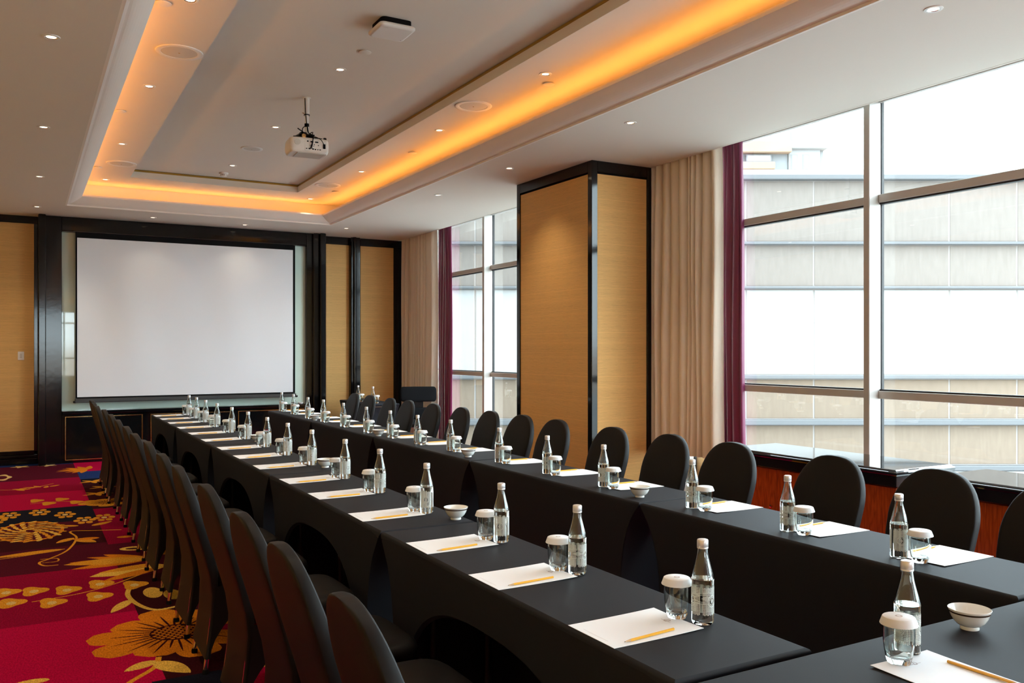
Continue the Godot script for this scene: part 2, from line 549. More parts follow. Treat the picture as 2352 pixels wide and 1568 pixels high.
func make_materials() -> void:
	mat("ceiling paint", lin(0.71, 0.655, 0.58), 0.85, 0.0, 0.3)
	mat("cornice paint", lin(0.82, 0.75, 0.68), 0.6, 0.0, 0.4)
	mat("white plastic", lin(0.72, 0.69, 0.65), 0.45)
	mat("grille", lin(0.55, 0.52, 0.47), 0.6)
	mat("gold trim", lin(0.34, 0.20, 0.02), 0.45, 0.25)
	mat("brass", lin(0.75, 0.48, 0.20), 0.18, 1.0)
	var m := mat("lacquer", lin(0.005, 0.005, 0.0055), 0.09, 0.0, 0.45)
	m.normal_enabled = true; m.normal_texture = noise_tex(0.012, 21, true, 512, 2.0); m.normal_scale = 0.04; tri_uv(m, 1.4)
	m = mat("sideboard top", lin(0.006, 0.006, 0.007), 0.03, 0.0, 0.70)
	m = mat("black gloss", lin(0.008, 0.008, 0.009), 0.22)
	m = mat("wallpaper", Color.WHITE, 0.62, 0.0, 0.4)
	m.albedo_texture = ImageTexture.create_from_image(wallpaper_image()); tri_uv(m, 2.4)
	m = mat("mahogany", Color.WHITE, 0.22, 0.0, 0.5)
	m.albedo_texture = ImageTexture.create_from_image(wood_image()); tri_uv(m, 1.3); m.uv1_scale = Vector3(1.6, 0.9, 1.6)
	m = mat("carpet", Color.WHITE, 0.95, 0.0, 0.15)
	m.albedo_texture = ImageTexture.create_from_image(carpet_image())
	m.detail_enabled = true; m.detail_blend_mode = BaseMaterial3D.BLEND_MODE_MUL
	var gr := Gradient.new(); gr.set_color(0, Color(0.74, 0.72, 0.72)); gr.set_color(1, Color(1, 1, 1))
	m.detail_albedo = noise_tex(0.06, 8, false, 512, 4.0, gr); m.detail_uv_layer = BaseMaterial3D.DETAIL_UV_2
	m.uv2_triplanar = true; m.uv2_world_triplanar = true; m.uv2_scale = Vector3(3.2, 1, 1.1)
	m = mat("wall paint", lin(0.45, 0.34, 0.20), 0.8)
	m = mat("concrete", lin(0.36, 0.35, 0.33), 0.9)
	m = mat("screen fabric", lin(0.70, 0.71, 0.74), 0.9, 0.0, 0.2)
	m = mat("black felt", lin(0.008, 0.008, 0.009), 0.8, 0.0, 0.18)
	m = mat("back painted glass", lin(0.56, 0.70, 0.63), 0.02, 0.0, 0.6)
	m = mat("window aluminium", lin(0.52, 0.49, 0.46), 0.38, 0.15)
	m = mat("gasket", lin(0.012, 0.010, 0.010), 0.6)
	m = mat("window glass", Color(0.8, 0.9, 0.85, 0.015), 0.0)
	m.transparency = BaseMaterial3D.TRANSPARENCY_ALPHA
	m = mat("beige curtain", lin(0.80, 0.70, 0.58), 0.85, 0.0, 0.2)
	m.normal_enabled = true; m.normal_texture = noise_tex(0.12, 33, true, 512, 3.0); m.normal_scale = 0.25; tri_uv(m, 3.0)
	m = mat("purple satin", lin(0.18, 0.020, 0.075), 0.36, 0.0, 0.5)
	m = mat("stretch cloth", lin(0.0215, 0.0228, 0.0270), 0.60, 0.0, 0.18)
	m.normal_enabled = true; m.normal_texture = noise_tex(0.3, 44, true, 512, 2.0); m.normal_scale = 0.18; tri_uv(m, 6.0)
	m = mat("chair cloth", lin(0.0070, 0.0062, 0.0062), 0.55, 0.0, 0.30)
	m.normal_enabled = true; m.normal_texture = mats["stretch cloth"].normal_texture; m.normal_scale = 0.15; tri_uv(m, 6.0)
	mat("chrome", lin(0.75, 0.75, 0.76), 0.12, 1.0)
	mat("dark steel", lin(0.05, 0.05, 0.05), 0.4, 0.6)
	mat("board", lin(0.20, 0.13, 0.07), 0.6)
	m = mat("paper", Color.WHITE, 0.85, 0.0, 0.25)
	m.albedo_texture = ImageTexture.create_from_image(paper_image())
	mat("pencil paint", lin(0.80, 0.42, 0.03), 0.3)
	mat("pencil wood", lin(0.62, 0.42, 0.24), 0.7)
	mat("graphite", lin(0.03, 0.03, 0.03), 0.4)
	mat("lid paper", lin(0.80, 0.83, 0.86), 0.8)
	mat("lid print", lin(0.52, 0.44, 0.42), 0.8)
	mat("porcelain", lin(0.84, 0.85, 0.82), 0.12, 0.0, 0.5)
	mat("rim glaze", lin(0.060, 0.035, 0.022), 0.15)
	mat("silver cap", lin(0.80, 0.80, 0.81), 0.34, 0.55)
	m = mat("clear glass", Color(0.97, 0.99, 0.98, 0.0), 0.0)
	m.refraction_enabled = true; m.refraction_scale = 0.05
	m = mat("water", Color(0.98, 1.0, 0.99, 0.0), 0.0)
	m.refraction_enabled = true; m.refraction_scale = 0.033
	m = mat("bottle print", Color.WHITE, 0.5)
	m.albedo_texture = ImageTexture.create_from_image(bottle_image())
	m.transparency = BaseMaterial3D.TRANSPARENCY_ALPHA_SCISSOR; m.alpha_scissor_threshold = 0.5
	m = mat("downlight lens", lin(0.9, 0.85, 0.75), 0.4)
	m.emission_enabled = true; m.emission = Color(1.0, 0.88, 0.72); m.emission_energy_multiplier = 5.0
	m = mat("cove tape", lin(0.8, 0.6, 0.4), 0.5)
	m.emission_enabled = true; m.emission = Color(1.0, 0.66, 0.29); m.emission_energy_multiplier = 2.0
	# outside
	var g2 := Gradient.new(); g2.set_color(0, lin(0.185, 0.132, 0.094)); g2.set_color(1, lin(0.225, 0.165, 0.120))
	m = mat("beige cladding", Color.WHITE, 0.8)
	m.albedo_texture = noise_tex(0.02, 61, false, 512, 4.0, g2); tri_uv(m, 0.5); m.uv1_scale = Vector3(0.9, 0.12, 0.9)
	var g3 := Gradient.new(); g3.set_color(0, lin(0.172, 0.141, 0.122)); g3.set_color(1, lin(0.215, 0.180, 0.158))
	m = mat("pale cladding", Color.WHITE, 0.8)
	m.albedo_texture = noise_tex(0.02, 62, false, 512, 4.0, g3); tri_uv(m, 0.5); m.uv1_scale = Vector3(0.9, 0.12, 0.9)
	m = mat("white cladding", lin(0.38, 0.365, 0.355), 0.6)
	m = mat("ledge metal", lin(0.115, 0.115, 0.12), 0.6)
	m = mat("joint", lin(0.26, 0.23, 0.215), 0.8)
	m = mat("terrace", lin(0.36, 0.37, 0.365), 0.9)
	m = mat("orange render", lin(0.22, 0.145, 0.095), 0.8)
	m = mat("storey cladding", lin(0.22, 0.23, 0.235), 0.8)
	m = mat("white render", lin(0.20, 0.20, 0.20), 0.8)
	m = mat("grey render", lin(0.15, 0.155, 0.16), 0.8)
	m = mat("far window", lin(0.28, 0.32, 0.35), 0.15)

# ------------------------------------------------------------------ room shell
func room() -> void:
	var g := G.new()
	var fx0 := XL - 0.2; var fx1 := 5.75; var z0 := ZF - 0.4; var z1 := ZB + 0.3
	var uv := func(x: float, z: float) -> Vector2: return Vector2((x - CX0) / CW, (z - CZ0) / CL)
	g.quad(Vector3(fx0, 0, z1), Vector3(fx1, 0, z1), Vector3(fx1, 0, z0), Vector3(fx0, 0, z0), [uv.call(fx0, z1), uv.call(fx1, z1), uv.call(fx1, z0), uv.call(fx0, z0)])
	var f := struct("floor", "carpet with crimson, maroon and blue blocks and large gold flowers", g, mats["carpet"])
	part("floor_slab", bx(fx0, fx1, -0.3, -0.002, z0, z1), mats["concrete"], f)
	var w := struct("wall_left", "plain tan wall on the aisle side", bx(XL - 0.2, XL, 0, 4.0, z0, z1), mats["wallpaper"])
	# rear wall with a wide window, seen only as a reflection
	w = struct("wall_back", "rear wall with a window")
	part("wall_panel", bx(XL, -0.1, 0, 4.0, ZB, ZB + 0.2), mats["wallpaper"], w)
	part("wall_panel", bx(4.4, 5.75, 0, 4.0, ZB, ZB + 0.2), mats["wallpaper"], w)
	part("lintel", bx(-0.1, 4.4, 3.1, 4.0, ZB, ZB + 0.2), mats["wallpaper"], w)
	part("sill", bx(-0.1, 4.4, 0, 0.4, ZB, ZB + 0.2), mats["wallpaper"], w)
	var wb := struct("window_3", "wide window in the rear wall")
	for x in [-0.07, 1.4, 2.9, 4.37]:
		part("mullion", bx(x - 0.03, x + 0.03, 0.4, 3.1, ZB + 0.02, ZB + 0.14, 0.004), mats["window aluminium"], wb)
	for y in [0.43, 1.17, 2.61, 3.07]:
		part("transom", bx(-0.1, 4.4, y - 0.03, y + 0.03, ZB + 0.06, ZB + 0.14, 0.004), mats["window aluminium"], wb)
	for i in 3:
		part("pane", bx([-0.04, 1.43, 2.93][i], [1.37, 2.87, 4.34][i], 0.46, 3.04, ZB + 0.10, ZB + 0.106), mats["window glass"], wb)
	# screen wall shell
	struct("wall_front", "", bx(XL - 0.2, 5.75, 0, 4.0, ZF - 0.3, ZF - 0.02), mats["wall paint"])
	struct("roof", "", bx(XL - 0.4, 5.9, 3.95, 4.1, ZF - 0.4, ZB + 0.3), mats["concrete"])

func column(z0: float, z1: float, called: String, label: String) -> void:
	var t := struct(called, label)
	var x := 4.585
	part("core", bx(x + 0.02, 5.75, 0, H + 0.3, z0 + 0.02, z1 - 0.02), mats["black felt"], t)
	part("wallpaper_panel", bx(x + 0.012, x + 0.03, 0.13, 3.15, z0 + 0.04, z1 - 0.04), mats["wallpaper"], t)
	for s in 2:
		var zf: float = z1 if s == 0 else z0
		var d: float = -0.012 if s == 0 else 0.012
		part("wallpaper_panel", bx(x + 0.04, 5.24, 0.13, 3.15, minf(zf + d, zf + d * 2.5), maxf(zf + d, zf + d * 2.5)), mats["wallpaper"], t)
		var zt0 := minf(zf, zf + d * 5.6); var zt1 := maxf(zf, zf + d * 5.6)
		part("corner_stile", bx(x, x + 0.068, 0.0, H, zt0, zt1, 0.004), mats["lacquer"], t)
		part("stile", bx(5.235, 5.29, 0.0, H, zt0, zt1, 0.004), mats["lacquer"], t)
		part("top_rail", bx(x + 0.068, 5.235, H - 0.105, H, zt0, zt1, 0.004), mats["lacquer"], t)
		part("baseboard", bx(x + 0.068, 5.235, 0.0, 0.15, zt0, zt1, 0.004), mats["lacquer"], t)
	part("top_rail", bx(x, x + 0.048, H - 0.105, H, z0 + 0.068, z1 - 0.068, 0.004), mats["lacquer"], t)
	part("baseboard", bx(x, x + 0.048, 0, 0.15, z0 + 0.068, z1 - 0.068, 0.004), mats["lacquer"], t)

func window_bay(called: String, label: String, z0: float, z1: float, mull: Array) -> void:
	var t := struct(called, label)
	var al: Material = mats["window aluminium"]
	var edges := [z0] + mull + [z1]
	for z in mull:
		part("mullion", bx(5.375, 5.505, 0.0, 3.5, z - 0.026, z + 0.026, 0.004), al, t)
		part("gasket", bx(5.507, 5.535, 0.0, 3.5, z - 0.020, z + 0.030), mats["gasket"], t)
	for r in [[0.0, 0.10], [1.142, 1.200], [2.588, 2.648], [3.325, 3.42]]:
		for i in edges.size() - 1:
			var a: float = edges[i] + (0.026 if i > 0 else 0.0); var b: float = edges[i + 1] - (0.026 if i < edges.size() - 2 else 0.0)
			part("transom", bx(5.476, 5.515, r[0], r[1], a, b, 0.003), al, t)
			if r[0] > 1.0 and r[0] < 3.0:
				part("gasket", bx(5.49, 5.53, r[0] - 0.012 if r[0] > 2.0 else r[1] + 0.001, r[0] - 0.001 if r[0] > 2.0 else r[1] + 0.012, a, b), mats["gasket"], t)
	for i in edges.size() - 1:
		for r in [[0.10, 1.142], [1.20, 2.588], [2.648, 3.325]]:
			part("pane", bx(5.519, 5.524, r[0], r[1], edges[i] + 0.02, edges[i + 1] - 0.02), mats["window glass"], t)

func window_wall() -> void:
	column(-7.97, -6.57, "wall_right", "tan wallpaper pillar edged in black lacquer between the windows")
	column(3.03, 4.43, "wall_right_001", "tan wallpaper pillar nearer the rear of the room")
	column(9.83, 11.23, "wall_right_002", "tan wallpaper pillar at the rear of the room")
	window_bay("window_1", "floor to ceiling window nearest the screen wall", -13.1, -7.95, [-12.32, -10.25, -8.22])
	window_bay("window_2", "wide floor to ceiling window beyond the sideboards", -6.59, 3.05, [-6.23, -4.193, -2.16, -0.13, 1.90])
	window_bay("window_4", "window behind the camera", 4.41, 9.85, [5.96, 7.99])
	window_bay("window_5", "window at the rear", 11.21, ZB, [12.3])
	# pocket above the curtains
	var p := struct("trim_1", "curtain pocket along the windows")
	part("pocket_top", bx(5.26, 5.75, 3.5, 3.6, ZF, ZB), mats["ceiling paint"], p)
	part("pocket_face", bx(5.262, XC, H - 0.001, 3.5, ZF, ZB), mats["ceiling paint"], p)
	part("spandrel", bx(5.50, 5.75, 3.42, 4.0, ZF, ZB), mats["window aluminium"], p)

# ------------------------------------------------------------------ ceiling
func ceiling_parts() -> void:
	var c := struct("ceiling", "cream ceiling with a stepped tray and a hidden orange cove")
	var cp: Material = mats["ceiling paint"]
	var tx0 := 0.43; var tx1 := 3.78; var tz0 := -11.84; var tz1 := 12.6
	part("border", bx(XL, tx0, H, H + 0.05, ZF - 0.1, ZB), cp, c)
	part("border", bx(tx1, 5.262, H, H + 0.05, ZF - 0.1, ZB), cp, c)
	part("border", bx(tx0, tx1, H, H + 0.05, ZF - 0.1, tz0), cp, c)
	part("border", bx(tx0, tx1, H, H + 0.05, tz1, ZB), cp, c)
	# cornice moulding round the tray
	var prof := [Vector2(-0.001, 3.272), Vector2(-0.001, 3.270), Vector2(0.018, 3.270), Vector2(0.020, 3.286), Vector2(0.034, 3.290)]
	for i in 9:
		var k := i / 8.0
		prof.append(Vector2(0.040 + 0.134 * k, 3.292 + 0.076 * pow(k, 1.5)))
	prof += [Vector2(0.178, 3.372), Vector2(0.178, 3.392), Vector2(0.160, 3.394), Vector2(0.156, 3.382), Vector2(0.05, 3.345), Vector2(-0.05, 3.335)]
	part("cornice", G.new().rect_sweep(prof, tx0, tx1, tz0, tz1), mats["cornice paint"], c)
	# cove walls
	var g := G.new()
	g.box(Vector3(0.22, H + 0.04, -11.98), Vector3(0.30, SOF + 0.03, 12.78)); g.box(Vector3(3.90, H + 0.04, -11.98), Vector3(3.98, SOF + 0.03, 12.78))
	g.box(Vector3(0.30, H + 0.04, -11.98), Vector3(3.90, SOF + 0.03, -11.90)); g.box(Vector3(0.30, H + 0.04, 12.70), Vector3(3.90, SOF + 0.03, 12.78))
	part("cove_wall", g, mats["cornice paint"], c)
	# soffit ring
	var ix0 := 1.093; var ix1 := 3.100; var iz0 := -11.13; var iz1 := 11.9
	g = G.new()
	g.box(Vector3(0.25, SOF, -11.95), Vector3(ix0, SOF + 0.074, 12.75)); g.box(Vector3(ix1, SOF, -11.95), Vector3(3.95, SOF + 0.074, 12.75))
	g.box(Vector3(ix0, SOF, -11.95), Vector3(ix1, SOF + 0.074, iz0)); g.box(Vector3(ix0, SOF, iz1), Vector3(ix1, SOF + 0.074, 12.75))
	part("soffit", g, cp, c)
	part("gold_trim", G.new().rect_sweep([Vector2(0.0, SOF + 0.0735), Vector2(0.003, SOF + 0.075), Vector2(0.003, SOF + 0.093), Vector2(-0.002, SOF + 0.095), Vector2(-0.012, SOF + 0.1001)], ix0, ix1, iz0, iz1), mats["gold trim"], c)
	part("center_panel", bx(ix0 - 0.3, ix1 + 0.3, INN, INN + 0.05, iz0 - 0.3, iz1 + 0.3), cp, c)
	g = G.new()
	g.box(Vector3(ix0 - 0.3, SOF + 0.03, iz0 - 0.3), Vector3(ix0 - 0.012, INN + 0.01, iz1 + 0.3)); g.box(Vector3(ix1 + 0.012, SOF + 0.03, iz0 - 0.3), Vector3(ix1 + 0.3, INN + 0.01, iz1 + 0.3))
	g.box(Vector3(ix0 - 0.012, SOF + 0.03, iz0 - 0.3), Vector3(ix1 + 0.012, INN + 0.01, iz0 - 0.012)); g.box(Vector3(ix0 - 0.012, SOF + 0.03, iz1 + 0.012), Vector3(ix1 + 0.012, INN + 0.01, iz1 + 0.3))
	part("step", g, cp, c)

# ------------------------------------------------------------------ screen wall
func screen_wall() -> void:
	var lq: Material = mats["lacquer"]
	var wp: Material = mats["wallpaper"]
	# panelled wall left and right of the surround
	for side in 2:
		var w := struct(["wall_front_left", "wall_front_right"][side], ["tan wallpaper panel framed in black beside the aisle", "tan wallpaper panels framed in black beside the windows"][side])
		for s in ([[XL, 0.106]] if side == 0 else [[4.073, 4.452], [4.632, 5.190]]):
			part("wallpaper_panel", bx(s[0], s[1], 0.15, 3.18, ZF - 0.03, ZF), wp, w)
		for s in ([[XL, 0.15]] if side == 0 else [[3.967, 4.44], [4.60, 5.30]]):
			part("baseboard", bx(s[0], s[1], 0, 0.075, ZF - 0.03, ZF + 0.07, 0.006), lq, w)
			part("baseboard", bx(s[0], s[1], 0.075, 0.118, ZF - 0.03, ZF + 0.045, 0.008), lq, w)
			part("baseboard", bx(s[0], s[1], 0.118, 0.175, ZF - 0.03, ZF + 0.02, 0.006), lq, w)
		if side == 0:
			part("top_rail", bx(XL, 0.15, 3.172, H, ZF - 0.03, ZF + 0.02, 0.003), lq, w)
			part("stile", bx(0.106, 0.15, 0, 3.172, ZF - 0.03, ZF + 0.02, 0.003), lq, w)
		else:
			part("top_rail", bx(3.967, 5.46, 3.150, H, ZF - 0.03, ZF + 0.02, 0.003), lq, w)
			part("stile", bx(5.188, 5.46, 0, 3.150, ZF - 0.03, ZF + 0.022, 0.003), lq, w)
			part("pilaster", bx(4.44, 4.60, 0, H, ZF - 0.03, ZF + 0.10, 0.012), lq, w)
			part("pilaster_bead", G.new().lathe([Vector2(0.028, 0.0), Vector2(0.028, H)], 16, Vector3(4.50, 0, ZF + 0.10)), lq, w)
	# switch
	var sw := thing("light_switch", "white wall switch plate with three small keys on tan wallpaper", "switch", Vector3(-0.044, 1.37, ZF))
	part("plate", bx(-0.036, 0.036, 0, 0.112, 0, 0.009, 0.003), mats["white plastic"], sw)
	for k in 3:
		part("key", bx(-0.012, 0.012, 0.026 + k * 0.021, 0.043 + k * 0.021, 0.009, 0.0125, 0.001), mats["grille"], sw)
	# black surround
	var t := thing("screen_surround", "black lacquered surround with brass-lined base panels framing the projection screen", "panelling")
	part("pilaster", bx(0.152, 0.240, 0, H - 0.004, -13.0, -12.67, 0.010), lq, t)
	part("pilaster", bx(3.880, 3.965, 0, H - 0.004, -13.0, -12.67, 0.010), lq, t)
	part("jamb", bx(0.238, 0.425, 0, H - 0.004, -13.0, -12.79, 0.004), lq, t)
	part("jamb", bx(3.70, 3.882, 0, H - 0.004, -13.0, -12.79, 0.004), lq, t)
	part("jamb_step", bx(3.79, 3.882, 0, H - 0.004, -12.80, -12.735, 0.01), lq, t)
	part("header", bx(0.425, 3.70, 3.085, H - 0.004, -13.0, -12.79, 0.004), lq, t)
	part("header_bead", bx(0.425, 3.70, 3.07, 3.085, -12.95, -12.775, 0.004), lq, t)
	part("ledge", bx(0.425, 3.70, 0.655, 0.695, -13.0, -12.72, 0.008), lq, t)
	part("base", bx(0.425, 3.70, 0.0, 0.655, -13.0, -12.80, 0.003), lq, t)
	for s in [[0.462, 1.415], [1.516, 2.591], [2.696, 3.66]]:
		part("base_panel", bx(s[0] + 0.012, s[1] - 0.012, 0.052, 0.605, -12.81, -12.792, 0.004), lq, t)
		for k in 4:
			var y0 := 0.036; var y1 := 0.620
			var b: G = [bx(s[0], s[1], y0, y0 + 0.012, -12.803, -12.790, 0.002), bx(s[0], s[1], y1 - 0.012, y1, -12.803, -12.790, 0.002), bx(s[0], s[0] + 0.012, y0 + 0.012, y1 - 0.012, -12.803, -12.790, 0.002), bx(s[1] - 0.012, s[1], y0 + 0.012, y1 - 0.012, -12.803, -12.790, 0.002)][k]
			part("brass_line", b, mats["brass"], t)
	t = thing("glass_panel", "pale green back-painted glass panel behind the projection screen", "glass panel")
	part("pane", bx(0.426, 2.05, 0.696, 3.069, -12.90, -12.86, 0.001), mats["back painted glass"], t)
	part("pane", bx(2.053, 3.699, 0.696, 3.069, -12.90, -12.86, 0.001), mats["back painted glass"], t)
	var d := thing("small_dish", "small shallow white dish on the black ledge under the glass panel", "dish", Vector3(3.60, 0.695, -12.765))
	part("dish", G.new().lathe([Vector2(0, 0), Vector2(0.028, 0), Vector2(0.030, 0.004), Vector2(0.044, 0.022), Vector2(0.043, 0.024), Vector2(0.028, 0.008), Vector2(0, 0.007)], 20), mats["porcelain"], d)
	# projection screen
	t = thing("projection_screen", "wide white projection screen with black borders hanging on the wall", "screen")
	var rows := []
	for i in 25:
		var y := 0.878 + (2.99 - 0.878) * i / 24.0
		var row := []
		for j in 61:
			var x := 0.601 + (3.469 - 0.601) * j / 60.0
			var k := (x - 0.6) / 2.87
			var wv := 0.020 * sin((x * 1.9 + (3.0 - y) * 0.55) * 2.4) * (1.0 - k) * sin(PI * i / 24.0) + 0.007 * sin(x * 9.0 + y * 1.5) * sin(PI * i / 24.0) * (1.0 - k * 0.7)
			row.append(Vector3(x, y, -12.70 + wv))
		rows.append(row)
	var g := G.new().grid(rows)
	part("screen_cloth", g, mats["screen fabric"], t)
	part("border", bx(0.583, 0.602, 0.86, 3.06, -12.712, -12.699), mats["black felt"], t)
	part("border", bx(3.468, 3.500, 0.86, 3.06, -12.712, -12.699), mats["black felt"], t)
	part("border", bx(0.602, 3.468, 2.988, 3.068, -12.712, -12.699), mats["black felt"], t)
	part("border", bx(0.602, 3.468, 0.855, 0.879, -12.712, -12.699), mats["black felt"], t)
	part("backing", bx(0.59, 3.49, 0.87, 3.06, -12.752, -12.742), mats["black felt"], t)
	part("bottom_bar", bx(0.575, 3.515, 0.805, 0.857, -12.725, -12.690, 0.006), mats["dark steel"], t)
	for x in [0.572, 3.518]:
		var k := part("bar_knob", G.new().lathe([Vector2(0, -0.02), Vector2(0.014, -0.02), Vector2(0.016, 0.0), Vector2(0.012, 0.018), Vector2(0, 0.02)], 12), mats["black gloss"], t, Vector3(x, 0.815, -12.708))
		k.rotation.z = PI / 2
	part("roller_case", bx(0.56, 3.53, 3.062, 3.075, -12.775, -12.690, 0.003), mats["black gloss"], t)

# ------------------------------------------------------------------ outside
func outside() -> void:
	var th := deg_to_rad(29.6)
	var fw := Vector3(sin(th), 0, -cos(th))
	var D := 25.0
	var s := D / 1970.0
	var f := thing("opposite_facade", "pale panelled building facade seen across the terrace through the windows", "building", fw * D, -th)
	var Y := func(py: float) -> float: return 1.5 + (804.0 - py) * s
	var x0: float = (760.0 - 1176.0) * s; var x1: float = (3100.0 - 1176.0) * s
	part("backing_wall", bx(x0, x1, -2.0, Y.call(392.0), -1.0, -0.008), mats["joint"], f)
	var bands := [[415.0, 556.0, 2], [563.0, 658.0, 2], [664.0, 861.0, 1], [870.0, 962.0, 0], [975.0, 1067.0, 0]]
	var cols := []
	var px := 780.0
	while px < 3060.0:
		cols.append((px - 1176.0) * s); px += 155.6
	for b in bands:
		for i in cols.size() - 1:
			part("panel", bx(cols[i] + 0.018, cols[i + 1] - 0.018, Y.call(b[1]) + 0.02, Y.call(b[0]) - 0.02, -0.06, 0.0, 0.012), mats[["beige cladding", "white cladding", "pale cladding"][b[2]]], f)
	for l in [[403.0, 415.0, 0.22], [556.0, 563.0, 0.18], [658.0, 664.0, 0.15], [861.0, 870.0, 0.20], [962.0, 975.0, 0.22], [1067.0, 1079.0, 0.25]]:
		part("ledge", bx(x0, x1, Y.call(l[1]), Y.call(l[0]), -0.06, l[2], 0.02), mats["ledge metal"], f)
	part("parapet", bx(x0, x1, Y.call(403.0), Y.call(390.0), -0.3, 0.04, 0.02), mats["white cladding"], f)
	# storeys of the hotel above this room, which shade the terrace and the facade
	var up := struct("upper_storeys", "storeys above the meeting room")
	part("tower_wall", bx(-9.0, 5.9, 4.12, 34.0, -26.0, ZB + 0.3), mats["storey cladding"], up)
	part("side_wall", bx(-9.0, 5.9, -2.0, 4.12, -26.0, ZF - 0.42), mats["storey cladding"], up)
	# terrace
	var t := thing("terrace", "light flat terrace outside the windows", "terrace")
	part("terrace_slab", bx(5.78, 60.0, -2.3, -2.0, -45.0, 45.0), mats["terrace"], t)
	# far tower behind the facade
	var D2 := 70.0
	var s2 := D2 / 1970.0
	var k := thing("distant_tower", "white and orange apartment tower rising behind the pale facade", "building", fw * D2, -th)
	var X := func(q: float) -> float: return (q - 1176.0) * s2
	var V := func(q: float) -> float: return 1.5 + (804.0 - q) * s2
	part("orange_block", bx(X.call(1560.0), X.call(1810.0), -2, V.call(352.0), -8, 0, 0.05), mats["grey render"], k)
	part("orange_band", bx(X.call(1560.0), X.call(1812.0), V.call(354.0), V.call(328.0), -8, 0.8, 0.05), mats["orange render"], k)
	part("balcony_front", bx(X.call(1700.0), X.call(1775.0), V.call(392.0), V.call(375.0), 0, 0.7, 0.05), mats["orange render"], k)
	part("balcony_front", bx(X.call(1640.0), X.call(1690.0), V.call(392.0), V.call(375.0), 0, 0.7, 0.05), mats["orange render"], k)
	part("tower_body", bx(X.call(1810.0), X.call(1882.0), -2, V.call(250.0), -6, 0.2, 0.05), mats["white render"], k)
	part("tower_side", bx(X.call(1880.0), X.call(1896.0), V.call(400.0), V.call(288.0), -6, -0.4, 0.05), mats["white render"], k)
	part("slab_band", bx(X.call(1808.0), X.call(1898.0), V.call(344.0), V.call(336.0), -6, 0.6, 0.05), mats["white render"], k)
	for w in [[1815.0, 1862.0, 338.0, 304.0], [1815.0, 1830.0, 392.0, 356.0], [1842.0, 1857.0, 392.0, 356.0], [1712.0, 1770.0, 374.0, 356.0]]:
		var wn := part("window", bx(X.call(w[0]), X.call(w[1]), V.call(w[2]), V.call(w[3]), 0.18, 0.24), mats["grey render"], k)
		part("pane", bx(X.call(w[0]) + 0.1, X.call(w[1]) - 0.1, V.call(w[2]) + 0.1, V.call(w[3]) - 0.1, 0.20, 0.26), mats["far window"], wn)

# ------------------------------------------------------------------ curtains
func drape(z0: float, z1: float, y0: float, y1: float, x: float, folds: int, amp: float, sd: int, spread: float) -> G:
	var r := RandomNumberGenerator.new(); r.seed = sd
	var edge := [0.0]; var am := []; var ph := []
	for i in folds:
		edge.append(edge[-1] + r.randf_range(0.5, 1.35) * (1.5 if i == folds - 2 else 1.0)); am.append(r.randf_range(0.7, 1.2)); ph.append(r.randf_range(-1.0, 1.0))
	var front := []; var back := []
	var levels := 22
	var per := 16
	for i in levels + 1:
		var t := float(i) / levels
		var y := y0 + (y1 - y0) * t
		var fr := []; var bk := []
		for k in folds:
			for j in per + (1 if k == folds - 1 else 0):
				var lt := float(j) / per
				var u: float = lerpf(edge[k], edge[k + 1], lt) / edge[folds]
				var a: float = amp * am[k] * (0.85 + 0.3 * (1.0 - t))
				# a rounded pleat towards the room, a narrow crease between two pleats
				var b := pow(absf(sin(PI * lt)), 0.45)
				var skew: float = 0.22 * ph[k] * sin(PI * lt) * (edge[k + 1] - edge[k]) / edge[folds] * (z1 - z0)
				var z := z0 + (z1 - z0) * u + skew + spread * (1.0 - t) * (u - 0.5) + 0.010 * sin(t * 4.0 + k * 2.0) * sin(PI * lt)
				var p := Vector3(x + a - 2.0 * a * b + 0.006 * sin(t * 7.0 + k), y, z)
				fr.append(p); bk.append(p + Vector3(0.005, 0, 0))
		front.append(fr); back.append(bk)
	var cols: int = front[0].size() - 1
	var g := G.new()
	g.grid(front, false, false)
	g.grid(back, false, true)
	for i in levels:
		g.quad(front[i][0], back[i][0], back[i + 1][0], front[i + 1][0])
		g.quad(back[i][cols], front[i][cols], front[i + 1][cols], back[i + 1][cols])
	for j in cols:
		g.quad(front[0][j], front[0][j + 1], back[0][j + 1], back[0][j])
	return g

func curtains() -> void:
	var c := thing("beige_curtain", "beige pleated curtain beside the wide window, next to the tan pillar", "curtain", Vector3.ZERO, 0.0, "beige curtains")
	part("drape", drape(-6.63, -5.70, 0.53, 3.42, 5.342, 10, 0.048, 3, 0.03), mats["beige curtain"], c)
	c = thing("purple_curtain", "purple satin curtain edging the wide window above the sideboard", "curtain", Vector3.ZERO, 0.0, "purple curtains")
	part("drape", drape(-5.775, -5.53, 0.50, 3.42, 5.447, 4, 0.016, 9, 0.07), mats["purple satin"], c)
	c = thing("beige_curtain", "beige pleated curtain in the corner beside the screen wall", "curtain", Vector3.ZERO, 0.0, "beige curtains")
	part("drape", drape(-12.97, -11.74, 0.10, 3.42, 5.342, 11, 0.048, 5, 0.0), mats["beige curtain"], c)
	c = thing("purple_curtain", "purple satin curtain behind the high-backed chair near the screen wall", "curtain", Vector3.ZERO, 0.0, "purple curtains")
	part("drape", drape(-11.84, -11.41, 0.06, 3.42, 5.447, 5, 0.016, 14, 0.04), mats["purple satin"], c)
	struct("wall_right_003", "low tan wall under the curtain", bx(5.548, 5.60, 0.0, 0.50, -6.57, -4.9, 0.004), mats["wallpaper"])

